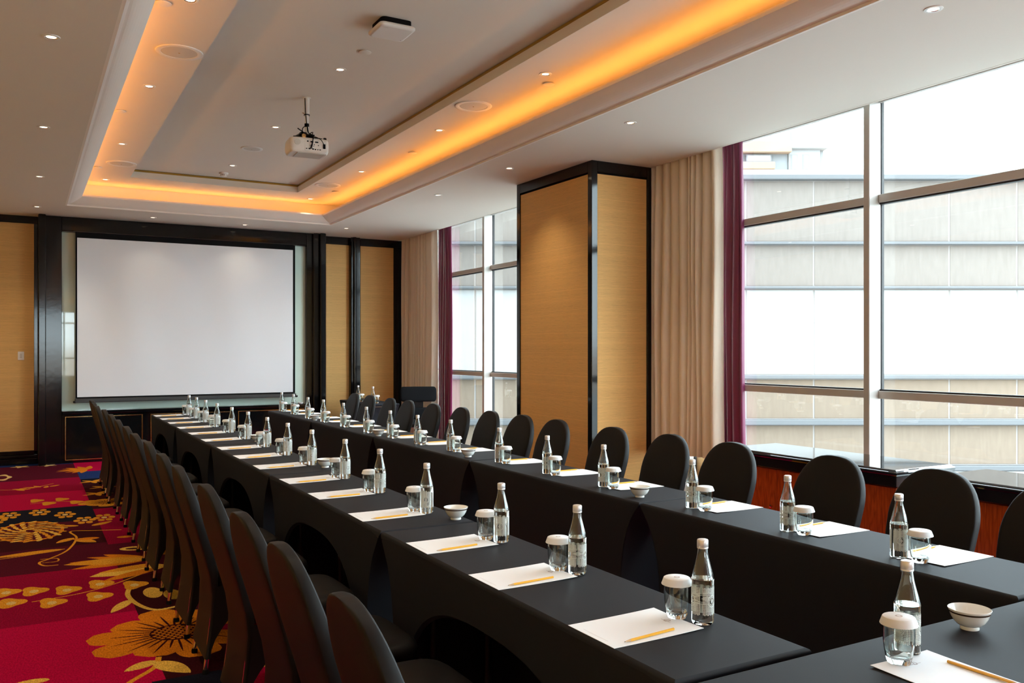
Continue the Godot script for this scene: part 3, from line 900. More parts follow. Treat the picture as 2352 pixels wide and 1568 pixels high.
# ------------------------------------------------------------------ sideboards under the wide window
func sideboards() -> void:
	var k := 0
	for s in [[-5.0, -3.455], [-3.255, -1.70]]:
		var t := thing("sideboard", ["mahogany sideboard with a polished black top beside the purple curtain", "mahogany sideboard with a polished black top farther from the purple curtain"][k], "sideboard", Vector3(5.01, 0, (s[0] + s[1]) * 0.5), 0.0, "sideboards under the window")
		var hl: float = (s[1] - s[0]) * 0.5
		part("plinth", bx(-0.22, 0.26, 0, 0.08, -hl + 0.05, hl - 0.05, 0.004), mats["black gloss"], t)
		part("carcass", bx(-0.235, 0.28, 0.08, 0.64, -hl + 0.03, hl - 0.03, 0.004), mats["mahogany"], t)
		for i in 3:
			var a := -hl + 0.035 + (2 * hl - 0.07) * i / 3.0; var b := -hl + 0.035 + (2 * hl - 0.07) * (i + 1) / 3.0
			var dr := part("door", bx(-0.255, -0.236, 0.09, 0.632, a + 0.0015, b - 0.0015, 0.002), mats["mahogany"], t)
			part("door_knob", G.new().lathe([Vector2(0, 0), Vector2(0.006, 0), Vector2(0.006, 0.012), Vector2(0.012, 0.016), Vector2(0.012, 0.024), Vector2(0, 0.026)], 12), mats["brass"], dr, Vector3(-0.255, 0.36, b - 0.04)).rotation.z = PI / 2
		part("frieze", bx(-0.272, 0.288, 0.64, 0.715, -hl + 0.022, hl - 0.022, 0.004), mats["black gloss"], t)
		# top with a stepped, rounded nosing
		var prof := [Vector2(0.02, 0.712), Vector2(0.004, 0.714), Vector2(0.0, 0.722), Vector2(0.0, 0.731), Vector2(0.004, 0.737), Vector2(0.010, 0.739), Vector2(0.013, 0.744), Vector2(0.020, 0.749), Vector2(0.026, 0.75)]
		var g := G.new()
		g.rect_sweep(prof, -0.298, 0.298, -hl, hl)
		g.quad(Vector3(-0.272, 0.75, hl - 0.026), Vector3(0.272, 0.75, hl - 0.026), Vector3(0.272, 0.75, -hl + 0.026), Vector3(-0.272, 0.75, -hl + 0.026))
		g.quad(Vector3(-0.278, 0.712, -hl + 0.02), Vector3(0.278, 0.712, -hl + 0.02), Vector3(0.278, 0.712, hl - 0.02), Vector3(-0.278, 0.712, hl - 0.02))
		part("top", g, mats["sideboard top"], t)
		k += 1

# ------------------------------------------------------------------ tables
# stretch cover: chair side is +z, length along x
func cover_mesh(L: float) -> G:
	var W := 0.45
	var hl := L * 0.5; var hw := W * 0.5
	var inset := func(y: float) -> float: return 0.165 * (1.0 - exp(-maxf(TH - 0.012 - y, 0.0) / 0.15))
	var g := G.new()
	var ys := [0.0, 0.08, 0.18, 0.30, 0.42, 0.52, 0.60, 0.66, 0.70, 0.725, 0.740, 0.747, 0.75]
	var rd := [0.0, 0.0, 0.0, 0.0, 0.0, 0.0, 0.0, 0.0, 0.0, 0.0, 0.002, 0.006, 0.014]
	var n := 13
	# far long side (-z), with the rounded top edge
	var rows := []
	for i in ys.size():
		var row := []
		var e: float = hl - inset.call(ys[i]) - rd[i]
		for j in n:
			row.append(Vector3(lerpf(e, -e, j / float(n - 1)), ys[i], -hw + rd[i] + 0.006 * sin(PI * (TH - ys[i]) / TH)))
		rows.append(row)
	g.grid(rows)
	# ends
	for s in [-1.0, 1.0]:
		rows = []
		for i in ys.size():
			var row := []
			var e: float = (hl - inset.call(ys[i]) - rd[i]) * s
			var w: float = hw - rd[i]
			for j in 7:
				var u := j / 6.0
				row.append(Vector3(e - s * 0.03 * sin(PI * u) * sin(PI * (TH - ys[i]) / TH), ys[i], lerpf(w, -w, u) * s))
			rows.append(row)
		g.grid(rows)
	# chair side: arched opening
	var inner := []; var outer := []; var hem := []
	var m := 48
	for k in m + 1:
		var a := PI * k / m
		var cx := -cos(a); var cy := sin(a)
		var q := pow(pow(absf(cx), 2.7) + pow(cy, 2.7), -1.0 / 2.7)
		var p := Vector2(cx * q * (hl - 0.25), cy * q * 0.60)
		inner.append(Vector3(p.x, p.y, hw + 0.003)); hem.append(Vector3(p.x * 0.988, p.y - 0.010, hw - 0.012))
		var d := p.normalized()
		var tt := minf((hl - 0.0) / maxf(absf(d.x), 1e-5), 0.735 / maxf(d.y, 1e-5))
		var o := d * tt
		var lim: float = hl - inset.call(o.y)
		outer.append(Vector3(clampf(o.x, -lim, lim), o.y, hw))
	g.grid([inner, outer], false, true)
	g.grid([hem, inner], false, true)
	# rounded top edge of the chair side and the top
	rows = []
	for i in range(9, ys.size()):
		var row := []
		var e: float = hl - inset.call(ys[i]) - rd[i]
		for j in n:
			row.append(Vector3(lerpf(-e, e, j / float(n - 1)), ys[i], hw - rd[i]))
		rows.append(row)
	g.grid(rows)
	var te := hl - 0.014; var tw := hw - 0.014
	g.quad(Vector3(-te, TH, tw), Vector3(te, TH, tw), Vector3(te, TH, -tw), Vector3(-te, TH, -tw))
	return g

func make_table(label: String, at: Vector3, turn: float, L: float, group: String) -> Node3D:
	var key := "cover%.2f" % L
	if not cache.has(key):
		cache[key] = cover_mesh(L).mesh()
		cache[key + "b"] = bx(-L * 0.5 + 0.03, L * 0.5 - 0.03, 0.705, 0.735, -0.21, 0.21, 0.004).mesh()
		cache["foot"] = bx(-0.02, 0.02, 0, 0.03, -0.19, 0.19, 0.006).mesh()
		cache["leg"] = G.new().lathe([Vector2(0.016, 0.03), Vector2(0.016, 0.705)], 12).mesh()
	var t := thing("banquet_table", label, "table", at, turn, group)
	part("fitted_cover", cache[key], mats["stretch cloth"], t)
	part("tabletop", cache[key + "b"], mats["board"], t)
	for s in [-1, 1]:
		var x: float = s * (L * 0.5 - 0.30)
		part("leg_foot", cache["foot"], mats["dark steel"], t, Vector3(x, 0, 0))
		for z in [-0.12, 0.12]:
			part("leg", cache["leg"], mats["dark steel"], t, Vector3(x, 0, z))
	return t

func tables() -> void:
	for i in 5:
		var zc := -1.5 - 1.85 * i - 0.925
		var w := nth(4 - i)
		make_table("black-covered narrow table, %s from the screen in the row beside the carpet aisle" % w, Vector3(1.5, 0, zc), -PI / 2, 1.846, "tables of the aisle row")
		make_table("black-covered narrow table, %s from the screen in the row beside the windows" % w, Vector3(2.845, 0, zc), PI / 2, 1.846, "tables of the window row")
	make_table("black-covered table across the end, joining the two long table rows", Vector3(2.175, 0, -1.262), 0.0, 1.80, "")

# ------------------------------------------------------------------ chairs: local +z is where the sitter faces, origin on the floor under the seat
func ring(hx: float, hz: float, y: float, cz: float, p: float, n := 28) -> Array:
	var out := []
	for k in n:
		var a := TAU * k / n
		var c := cos(a); var s := sin(a)
		out.append(Vector3(signf(c) * pow(absf(c), 2.0 / p) * hx, y, cz - signf(s) * pow(absf(s), 2.0 / p) * hz))
	return out

func chair_meshes() -> void:
	# back cover, from the rear feet to the domed top
	var rows := []
	for l in [[0.075, -0.262, 0.190, 0.014], [0.14, -0.250, 0.178, 0.013], [0.25, -0.236, 0.172, 0.013], [0.36, -0.228, 0.178, 0.016], [0.45, -0.234, 0.190, 0.022], [0.55, -0.256, 0.204, 0.027], [0.64, -0.280, 0.213, 0.029], [0.72, -0.303, 0.217, 0.029]]:
		rows.append(ring(l[2], l[3], l[0], l[1], 7.0))
	for i in 12:
		var a := (i + 1) / 12.0 * PI * 0.5
		var y := 0.72 + 0.23 * sin(a)
		rows.append(ring(maxf(0.217 * pow(cos(a), 0.74), 0.004), 0.029 - 0.010 * i / 11.0, y, -0.303 - (y - 0.72) * 0.29, 7.0 - 3.5 * i / 11.0))
	var g := G.new().grid(rows, true)
	g.cap(rows[0], Vector3.DOWN); g.cap(rows[-1], Vector3.UP)
	cache["chair_back"] = g.mesh()
	# seat
	rows = []
	for l in [[0.395, 0.205, 0.205, 0.0], [0.405, 0.215, 0.215, 0.0], [0.44, 0.220, 0.221, 0.0], [0.462, 0.214, 0.216, 0.0], [0.474, 0.196, 0.198, 0.0], [0.479, 0.150, 0.152, 0.0], [0.481, 0.06, 0.06, 0.0]]:
		rows.append(ring(l[1], l[2], l[0], 0.0, 5.0))
	g = G.new().grid(rows, true)
	g.cap(rows[0], Vector3.DOWN); g.cap(rows[-1], Vector3.UP)
	cache["chair_seat"] = g.mesh()
	# side and front skirts stretched down to the feet
	for side in 3:
		var top := []; var mid := []; var hem := []
		for j in 15:
			var u := j / 14.0
			var hy := 0.075 + 0.25 * pow(sin(PI * u), 0.7)
			var p: Vector3
			var q: Vector3
			if side < 2:
				var s := -1.0 if side == 0 else 1.0
				p = Vector3(s * 0.212, 0.41, lerpf(-0.225, 0.212, u)); q = Vector3(s * lerpf(0.188, 0.195, u), hy, lerpf(-0.262, 0.205, u))
			else:
				p = Vector3(lerpf(-0.212, 0.212, u), 0.41, 0.212); q = Vector3(lerpf(-0.195, 0.195, u), hy, 0.205)
			top.append(p); hem.append(q); mid.append(p.lerp(q, 0.5) * Vector3(0.985, 1, 0.985))
		g = G.new()
		g.grid([hem, mid, top])
		var off := Vector3(0.004, 0, 0) if side == 0 else Vector3(-0.004, 0, 0) if side == 1 else Vector3(0, 0, -0.004)
		var bk := []
		for r in [hem, mid, top]:
			var rr := []
			for p in r: rr.append(p + off)
			bk.append(rr)
		g.grid(bk, false, true)
		cache["chair_skirt%d" % side] = g.mesh()
	# legs
	for k in 4:
		var sx := -1.0 if k % 2 == 0 else 1.0
		var rear := k < 2
		var a := Vector3(sx * 0.160, 0.012, -0.268 if rear else 0.200); var b := Vector3(sx * 0.150, 0.42, -0.215 if rear else 0.185)
		cache["chair_leg%d" % k] = G.new().tube([a, b], 0.0115, 10).mesh()
		cache["chair_glide%d" % k] = G.new().lathe([Vector2(0, 0), Vector2(0.014, 0), Vector2(0.015, 0.012), Vector2(0.0125, 0.022), Vector2(0, 0.022)], 12, Vector3(a.x, 0, a.z)).mesh()

func make_chair(label: String, at: Vector3, turn: float, group: String) -> void:
	var t := thing("banquet_chair", label, "chair", at, turn, group)
	var cc: Material = mats["chair cloth"]
	part("backrest", cache["chair_back"], cc, t)
	part("seat", cache["chair_seat"], cc, t)
	for s in 3: part("skirt", cache["chair_skirt%d" % s], cc, t)
	for k in 4:
		var l := part("leg", cache["chair_leg%d" % k], mats["chrome"], t)
		part("glide", cache["chair_glide%d" % k], mats["black felt"], l)

const LZ := [-1.793, -2.397, -2.94, -3.63, -4.27, -4.84, -5.52, -6.12, -6.725, -7.40, -8.06, -8.72, -9.35, -9.93, -10.45]
const RZ := [-2.008, -2.531, -3.125, -3.855, -4.433, -5.041, -5.80, -6.351, -6.942, -7.50, -8.162, -8.812, -9.351, -10.05, -10.60]
const LX := [1.622, 1.614, 1.622, 1.610, 1.626, 1.628, 1.632, 1.634, 1.636, 1.64, 1.642, 1.636, 1.64, 1.645, 1.65]
const RX := [2.752, 2.754, 2.762, 2.770, 2.765, 2.766, 2.768, 2.738, 2.738, 2.725, 2.727, 2.728, 2.72, 2.75, 2.755]

func chairs() -> void:
	chair_meshes()
	var r := RandomNumberGenerator.new(); r.seed = 77
	for i in 15:
		make_chair("black covered banquet chair at the %s seat from the screen, row beside the carpet aisle" % nth(14 - i), Vector3(1.0 + r.randf_range(-0.012, 0.012), 0, LZ[i] - 0.045), PI / 2 + r.randf_range(-0.03, 0.03), "chairs along the carpet aisle")
		make_chair("black covered banquet chair at the %s seat from the screen, row beside the windows" % nth(14 - i), Vector3(3.312 + r.randf_range(-0.012, 0.012), 0, RZ[i] + 0.06), -PI / 2 + r.randf_range(-0.03, 0.03), "chairs along the windows")
	# one more at the window end of the row, cut by the frame
	make_chair("black covered banquet chair pulled up at the corner where two tables meet", Vector3(3.32, 0, -1.50), -PI / 2, "chairs along the windows")

# ------------------------------------------------------------------ place settings
func setting_meshes() -> void:
	# bottle: glass outside with a hollow neck above the water
	var outp := [Vector2(0.0, 0.003), Vector2(0.024, 0.0), Vector2(0.0285, 0.002), Vector2(0.0305, 0.007), Vector2(0.0305, 0.118), Vector2(0.0312, 0.122), Vector2(0.0305, 0.127), Vector2(0.0275, 0.140), Vector2(0.0235, 0.155), Vector2(0.0195, 0.170), Vector2(0.0162, 0.184), Vector2(0.0142, 0.197), Vector2(0.0135, 0.207), Vector2(0.0135, 0.222), Vector2(0.0, 0.2222)]
	var g := G.new().lathe(outp, 28)
	var inp := [Vector2(0.0, 0.218), Vector2(0.0115, 0.216), Vector2(0.0120, 0.200), Vector2(0.0145, 0.184), Vector2(0.0178, 0.170), Vector2(0.0218, 0.155), Vector2(0.0258, 0.140), Vector2(0.0284, 0.129), Vector2(0.0284, 0.1225), Vector2(0.0, 0.1225)]
	g.lathe(inp, 28)
	cache["bottle"] = g.mesh()
	g = G.new()
	var seg := 36
	var rows := []
	for i in 2:
		var row := []
		for k in seg + 1:
			var a := TAU * k / seg
			row.append(Vector3(cos(a) * 0.0309, 0.024 + 0.084 * i, -sin(a) * 0.0309))
		rows.append(row)
	g.grid(rows)
	for i in g.u.size(): g.u[i] = Vector2(g.u[i].x, 1.0 - g.u[i].y)
	cache["bottle_print"] = g.mesh()
	cache["bottle_cap"] = G.new().lathe([Vector2(0.0136, 0.206), Vector2(0.0150, 0.2055), Vector2(0.0153, 0.2085), Vector2(0.0148, 0.2095), Vector2(0.0153, 0.2105), Vector2(0.0153, 0.2265), Vector2(0.0144, 0.2293), Vector2(0.0120, 0.2303), Vector2(0, 0.2303)], 28).mesh()
	# tumbler
	g = G.new()
	var tp := [Vector2(0, 0.0), Vector2(0.0245, 0.0), Vector2(0.0270, 0.003), Vector2(0.0295, 0.014), Vector2(0.0330, 0.032), Vector2(0.0355, 0.052), Vector2(0.0362, 0.070), Vector2(0.0355, 0.088), Vector2(0.0338, 0.101), Vector2(0.0330, 0.1022), Vector2(0.0322, 0.101), Vector2(0.0338, 0.088), Vector2(0.0345, 0.070), Vector2(0.0338, 0.052), Vector2(0.0312, 0.034), Vector2(0.0280, 0.020), Vector2(0.020, 0.0155), Vector2(0, 0.0150)]
	g.lathe(tp, 32)
	cache["tumbler"] = g.mesh()
	g = G.new()
	g.lathe([Vector2(0.0424, 0.0940), Vector2(0.0424, 0.0950), Vector2(0.0362, 0.1120)], 64, Vector3.ZERO, 0.020)
	g.lathe([Vector2(0.0367, 0.1112), Vector2(0.0345, 0.1130), Vector2(0.0, 0.1135)], 64)
	g.lathe([Vector2(0.0, 0.1105), Vector2(0.0345, 0.1105), Vector2(0.0420, 0.0942)], 64)
	cache["tumbler_lid"] = g.mesh()
	cache["lid_emblem"] = G.new().lathe([Vector2(0.0085, 0.1133), Vector2(0.0085, 0.1138), Vector2(0.0048, 0.1138), Vector2(0.0048, 0.1133)], 24).mesh()
	# sheet of paper, head towards +z
	g = G.new()
	var top := []; var bot := []
	for i in 13:
		var row := []; var rb := []
		for j in 5:
			var z := 0.297 * i / 12.0
			var y := 0.0012 + 0.0035 * pow(float(i) / 12.0, 3.0) * (0.4 + 0.6 * absf(j - 2) / 2.0)
			row.append(Vector3(-0.105 + 0.21 * j / 4.0, y, z)); rb.append(Vector3(-0.105 + 0.21 * j / 4.0, y - 0.0010, z))
		top.append(row); bot.append(rb)
	g.grid(top, false, true)
	for i in g.u.size(): g.u[i] = Vector2(g.u[i].x, 1.0 - g.u[i].y)
	g.grid(bot)
	for i in 12:
		g.quad(top[i][0], top[i + 1][0], bot[i + 1][0], bot[i][0]); g.quad(top[i + 1][4], top[i][4], bot[i][4], bot[i + 1][4])
	for j in 4:
		g.quad(top[0][j + 1], top[0][j], bot[0][j], bot[0][j + 1]); g.quad(top[12][j], top[12][j + 1], bot[12][j + 1], bot[12][j])
	cache["paper"] = g.mesh()
	# pencil along z, tip at -z
	var hexa := func(rad: float, z: float) -> Array:
		var o := []
		for k in 6:
			var a := TAU * (k + 0.5) / 6
			o.append(Vector3(cos(a) * rad, sin(a) * rad + 0.0036, z))
		return o
	g = G.new()
	var h0: Array = hexa.call(0.0038, -0.068); var h1: Array = hexa.call(0.0038, 0.088)
	for k in 6: g.quad(h0[k], h0[(k + 1) % 6], h1[(k + 1) % 6], h1[k])
	g.cap(h1, Vector3(0, 0, 1))
	cache["pencil"] = g.mesh()
	g = G.new()
	var t0: Array = hexa.call(0.0011, -0.086)
	for k in 6: g.quad(t0[k], t0[(k + 1) % 6], h0[(k + 1) % 6], h0[k])
	cache["pencil_wood"] = g.mesh()
	g = G.new()
	g.cap(t0, Vector3(0, 0, 1))
	for k in 6: g.tri(Vector3(0, 0.0036, -0.091), t0[(k + 1) % 6], t0[k])
	cache["pencil_lead"] = g.mesh()
	# bowl
	cache["bowl"] = G.new().lathe([Vector2(0.018, 0.002), Vector2(0.020, 0.0), Vector2(0.0235, 0.0), Vector2(0.0240, 0.004), Vector2(0.0225, 0.009), Vector2(0.030, 0.012), Vector2(0.039, 0.021), Vector2(0.046, 0.033), Vector2(0.0495, 0.043), Vector2(0.0530, 0.0520), Vector2(0.0538, 0.0545), Vector2(0.0528, 0.0550), Vector2(0.0478, 0.044), Vector2(0.044, 0.034), Vector2(0.037, 0.024), Vector2(0.027, 0.016), Vector2(0.0, 0.013)], 36).mesh()
	cache["bowl_band"] = G.new().lathe([Vector2(0.0503, 0.0446), Vector2(0.0521, 0.0490), Vector2(0.0523, 0.0491), Vector2(0.0504, 0.0442)], 36).mesh()

func bottle(label: String, at: Vector3, turn: float, group: String) -> void:
	var t := thing("water_bottle", label, "bottle", at, turn, group)
	part("glass_body", cache["bottle"], mats["clear glass"], t)
	part("printed_pattern", cache["bottle_print"], mats["bottle print"], t)
	part("screw_cap", cache["bottle_cap"], mats["silver cap"], t)

func tumbler(label: String, at: Vector3, turn: float, group: String) -> void:
	var t := thing("tumbler", label, "drinking glass", at, turn, group)
	part("glass", cache["tumbler"], mats["clear glass"], t)
	var l := part("paper_lid", cache["tumbler_lid"], mats["lid paper"], t)
	part("emblem", cache["lid_emblem"], mats["lid print"], l)

# origin at the table edge in front of the sitter; dir = where the sitter faces
func place(at: Vector3, turn: float, b: Vector2, tb: Vector2, where: String, grp: String, r: RandomNumberGenerator, what := 15) -> void:
	var node := Transform3D(Basis(Vector3.UP, turn), at)
	var y := TH + 0.0004
	if what & 1:
		var p := thing("note_paper", "blank white sheet with a small emblem " + where, "paper", node * Vector3(0, y, 0.012), turn + r.randf_range(-0.025, 0.025), "sheets " + grp)
		part("sheet", cache["paper"], mats["paper"], p)
	if what & 2:
		var p := thing("pencil", "yellow pencil resting on the sheet " + where, "pencil", node * Vector3(-0.080, y + 0.0016, 0.145), turn + 0.06 + r.randf_range(-0.05, 0.05), "pencils " + grp)
		part("shaft", cache["pencil"], mats["pencil paint"], p)
		part("sharpened_wood", cache["pencil_wood"], mats["pencil wood"], p)
		part("lead", cache["pencil_lead"], mats["graphite"], p)
	if what & 4:
		bottle("clear water bottle with silver cap " + where, node * Vector3(b.x, y, b.y), r.randf_range(0, TAU), "bottles " + grp)
	if what & 8:
		tumbler("glass tumbler under a white paper lid " + where, node * Vector3(tb.x, y, tb.y), r.randf_range(0, TAU), "tumblers " + grp)

func settings() -> void:
	setting_meshes()
	var r := RandomNumberGenerator.new(); r.seed = 5
	for i in 15:
		# aisle row: sitters face +x, their right hand is +z; local +x is then -z
		var pz: float = LZ[i] - 0.058
		place(Vector3(1.275, 0, pz), PI / 2, Vector2(-0.058, LX[i] - 1.275), Vector2(0.014, LX[i] - 0.030 - 1.275), "at %s seat from screen, aisle row" % nth(14 - i), "on the aisle row", r)
		pz = RZ[i] + 0.058
		place(Vector3(3.072, 0, pz), -PI / 2, Vector2(-0.058, 3.072 - RX[i]), Vector2(0.022, 3.072 - RX[i] - 0.006), "at %s seat from screen, window row" % nth(14 - i), "on the window row", r)
	# end table: sitters face -z
	place(Vector3(1.843, 0, -1.037), PI, Vector2(-0.055, 0.325), Vector2(0.022, 0.292), "on the end table next to the bowl", "on the end table", r)
	place(Vector3(2.50, 0, -1.037), PI, Vector2(-0.045, 0.360), Vector2(0.035, 0.30), "on the end table near the window row", "on the end table", r)
	var lz := [-3.434, -5.364, -7.16, -9.008]
	var rz := [-3.488, -5.396, -7.1, -9.022]
	for i in 4:
		bowl("small white porcelain bowl with dark rim, %s from screen on the aisle row" % nth(3 - i), Vector3([1.664, 1.672, 1.66, 1.645][i], TH + 0.0004, lz[i]), "bowls on the aisle row")
		bowl("small white porcelain bowl with dark rim, %s from screen on the window row" % nth(3 - i), Vector3([2.732, 2.712, 2.69, 2.70][i], TH + 0.0004, rz[i]), "bowls on the window row")
	bowl("small white porcelain bowl with dark rim on the end table", Vector3(2.213, TH + 0.0004, -1.40), "")

func bowl(label: String, at: Vector3, group: String) -> void:
	var t := thing("porcelain_bowl", label, "bowl", at, 0.0, group)
	part("body", cache["bowl"], mats["porcelain"], t)
	part("rim_band", cache["bowl_band"], mats["rim glaze"], t)

# ------------------------------------------------------------------ table and high-backed chair in the far corner
func corner_table() -> void:
	var t := make_table("short black-covered table standing by the tan wall in the far corner", Vector3(4.375, 0, -11.95), PI / 2, 1.30, "")
	t.set_meta("label", "short black-covered table standing by the tan wall in the far corner")
	var r := RandomNumberGenerator.new(); r.seed = 50
	bottle("water bottle on the corner table, closer to the tan wall", Vector3(4.27, TH + 0.0004, -12.10), 1.0, "bottles on the corner table")
	bottle("water bottle on the corner table, closer to the high-backed chair", Vector3(4.32, TH + 0.0004, -11.62), 2.0, "bottles on the corner table")
	tumbler("tumbler with white paper lid on the corner table, closer to the tan wall", Vector3(4.28, TH + 0.0004, -11.99), 0.0, "tumblers on the corner table")
	tumbler("tumbler with white paper lid on the corner table, closer to the high-backed chair", Vector3(4.335, TH + 0.0004, -11.51), 0.0, "tumblers on the corner table")
	var c := thing("high_backed_chair", "black high-backed swivel chair with broad rectangular headrest behind the corner table", "chair", Vector3(4.94, 0, -11.40), -0.36)
	var cc: Material = mats["chair cloth"]
	var pad := func(hx: float, hz: float, y0: float, y1: float, cz: float, lean: float) -> G:
		var rows := []
		for i in 17:
			var a := PI * (i / 16.0 - 0.5)
			var rd := minf(0.065, (y1 - y0) * 0.5)
			var u := sin(a)
			var y := (y0 + y1) * 0.5 + ((y1 - y0) * 0.5 - rd) * clampf(u * 3.0, -1.0, 1.0) + rd * u
			var k := cos(a)
			rows.append(ring(hx - rd * (1.0 - pow(k, 0.5)), maxf(hz * pow(k, 0.35), 0.003), y, cz - lean * (y - y0), 6.0))
		var g := G.new().grid(rows, true)
		g.cap(rows[0], Vector3.DOWN); g.cap(rows[-1], Vector3.UP)
		return g
	part("headrest", pad.call(0.265, 0.045, 0.745, 0.965, -0.25, 0.12), mats["black felt"], c)
	part("back_stem", bx(-0.07, 0.07, 0.40, 0.78, -0.285, -0.255, 0.012), mats["black gloss"], c)
	part("lower_back", pad.call(0.20, 0.035, 0.50, 0.66, -0.235, 0.10), mats["black felt"], c)
	part("seat", pad.call(0.25, 0.24, 0.40, 0.50, 0.0, 0.0), cc, c)
	part("gas_column", G.new().lathe([Vector2(0.035, 0.09), Vector2(0.035, 0.25), Vector2(0.022, 0.25), Vector2(0.022, 0.40)], 16), mats["black gloss"], c)
	for k in 5:
		var a := TAU * k / 5 + 0.3
		var d := Vector3(cos(a), 0, sin(a))
		var arm := part("base_arm", G.new().tube([Vector3(0, 0.105, 0), d * 0.14 + Vector3(0, 0.095, 0), d * 0.27 + Vector3(0, 0.065, 0)], 0.022, 8, 0.014), mats["black gloss"], c)
		part("caster", G.new().lathe([Vector2(0, 0), Vector2(0.020, 0.004), Vector2(0.026, 0.026), Vector2(0.020, 0.050), Vector2(0, 0.054)], 12), mats["black felt"], arm, d * 0.27)

# ------------------------------------------------------------------ lamps
func downlight(x: float, y: float, z: float, label: String, group: String, power := 1.0) -> void:
	if not cache.has("dl_trim"):
		cache["dl_trim"] = G.new().lathe([Vector2(0.030, 0.0), Vector2(0.034, -0.005), Vector2(0.046, -0.004), Vector2(0.048, 0.0005)], 28).mesh()
		cache["dl_can"] = G.new().lathe([Vector2(0.034, 0.0), Vector2(0.031, -0.0045), Vector2(0.028, -0.0035), Vector2(0.026, -0.0018)], 28).mesh()
		cache["dl_lens"] = G.new().lathe([Vector2(0.0, -0.0026), Vector2(0.018, -0.0026), Vector2(0.029, -0.0012)], 28).mesh()
	var t := thing("downlight", label, "downlight", Vector3(x, y, z), 0.0, group)
	part("trim_ring", cache["dl_trim"], mats["white plastic"], t)
	part("reflector", cache["dl_can"], mats["chrome"], t)
	part("lamp_lens", cache["dl_lens"], mats["downlight lens"], t)
	var s := SpotLight3D.new()
	s.name = "spot"
	s.light_color = Color(1.0, 0.92, 0.80)
	s.light_energy = power
	s.light_size = 0.028
	s.spot_angle = 52.0; s.spot_angle_attenuation = 0.9
	s.spot_range = 30.0; s.spot_attenuation = 2.0
	s.shadow_enabled = true
	t.add_child(s)
	s.position = Vector3(0, -0.012, 0)
	s.rotation.x = -PI / 2

func lights() -> void:
	var z0 := 0
	for i in 4:
		downlight(0.13, H, [-12.09, -9.98, -7.75, -5.5][i], "recessed downlight in the low ceiling over the aisle, %s from the screen wall" % nth(i), "downlights over the aisle")
	for i in 3:
		downlight([1.484, 2.70, 4.06][i], H, [-12.31, -12.39, -12.02][i], "recessed downlight in the low ceiling before the screen wall, %s from the windows" % nth(2 - i), "downlights before the screen wall", 0.25)
	for i in 4:
		downlight(4.10, H, [-8.92, -7.27, -5.35, -2.79][i], "recessed downlight in the low ceiling along the windows, %s from the screen wall" % nth(i), "downlights along the windows")
	for i in 4:
		downlight(0.845, SOF, [-11.42, -9.37, -7.22, -5.32][i], "recessed downlight in the glowing tray border over the aisle, %s from the screen wall" % nth(i), "downlights in the tray over the aisle")
		downlight(3.378, SOF, [-11.50, -9.46, -7.32, -5.44][i], "recessed downlight in the glowing tray border toward the windows, %s from the screen wall" % nth(i), "downlights in the tray toward the windows")
	for i in 3:
		downlight(2.112, INN, [-10.34, -8.355, -6.395][i], "recessed downlight in the raised ceiling centre, %s from the screen wall" % nth(i), "downlights in the ceiling centre")
	var more := [[0.13, H], [0.845, SOF], [2.09, INN], [3.378, SOF], [4.10, H]]
	for i in more.size():
		for j in 3:
			downlight(more[i][0], more[i][1], -2.9 + (0.3 if i == 2 else 0.0) + 4.2 * j if i < 4 else 1.2 + 4.2 * j, "recessed downlight in the ceiling over the rear of the room", "downlights at the rear")
	# cove tape behind the cornice, with its light
	var t := thing("cove_light", "hidden orange cove light strip behind the ceiling cornice", "cove light")
	var y := 3.352
	var runs := [[3.765, 0.38, 24.0, true], [0.445, 0.38, 24.0, true], [2.105, -11.825, 3.1, false], [2.105, 12.585, 3.1, false]]
	for q in runs:
		var L: float = q[2]
		if q[3]: part("light_tape", bx(q[0] - 0.008, q[0] + 0.008, 3.338, 3.346, q[1] - L * 0.5, q[1] + L * 0.5), mats["cove tape"], t)
		else: part("light_tape", bx(q[0] - L * 0.5, q[0] + L * 0.5, 3.338, 3.346, q[1] - 0.008, q[1] + 0.008), mats["cove tape"], t)
		var a := AreaLight3D.new()
		a.name = "cove_glow"
		a.area_size = Vector2(L, 0.02) if not q[3] else Vector2(0.02, L)
		a.light_color = Color(1.0, 0.66, 0.29)
		a.light_energy = 0.28 * L
		a.area_range = 30.0
		a.shadow_enabled = true
		t.add_child(a, true)
		a.position = Vector3(q[0], y, q[1])
		# turned up and in towards the middle of the tray, as a tube lying behind the lip shines
		var tilt := deg_to_rad(56.0)
		if q[3]: a.basis = Basis(Vector3.BACK, tilt if q[0] > 2.0 else -tilt) * Basis(Vector3.RIGHT, PI / 2)
		else: a.basis = Basis(Vector3.RIGHT, PI / 2 + (tilt if q[1] < 0.0 else -tilt))

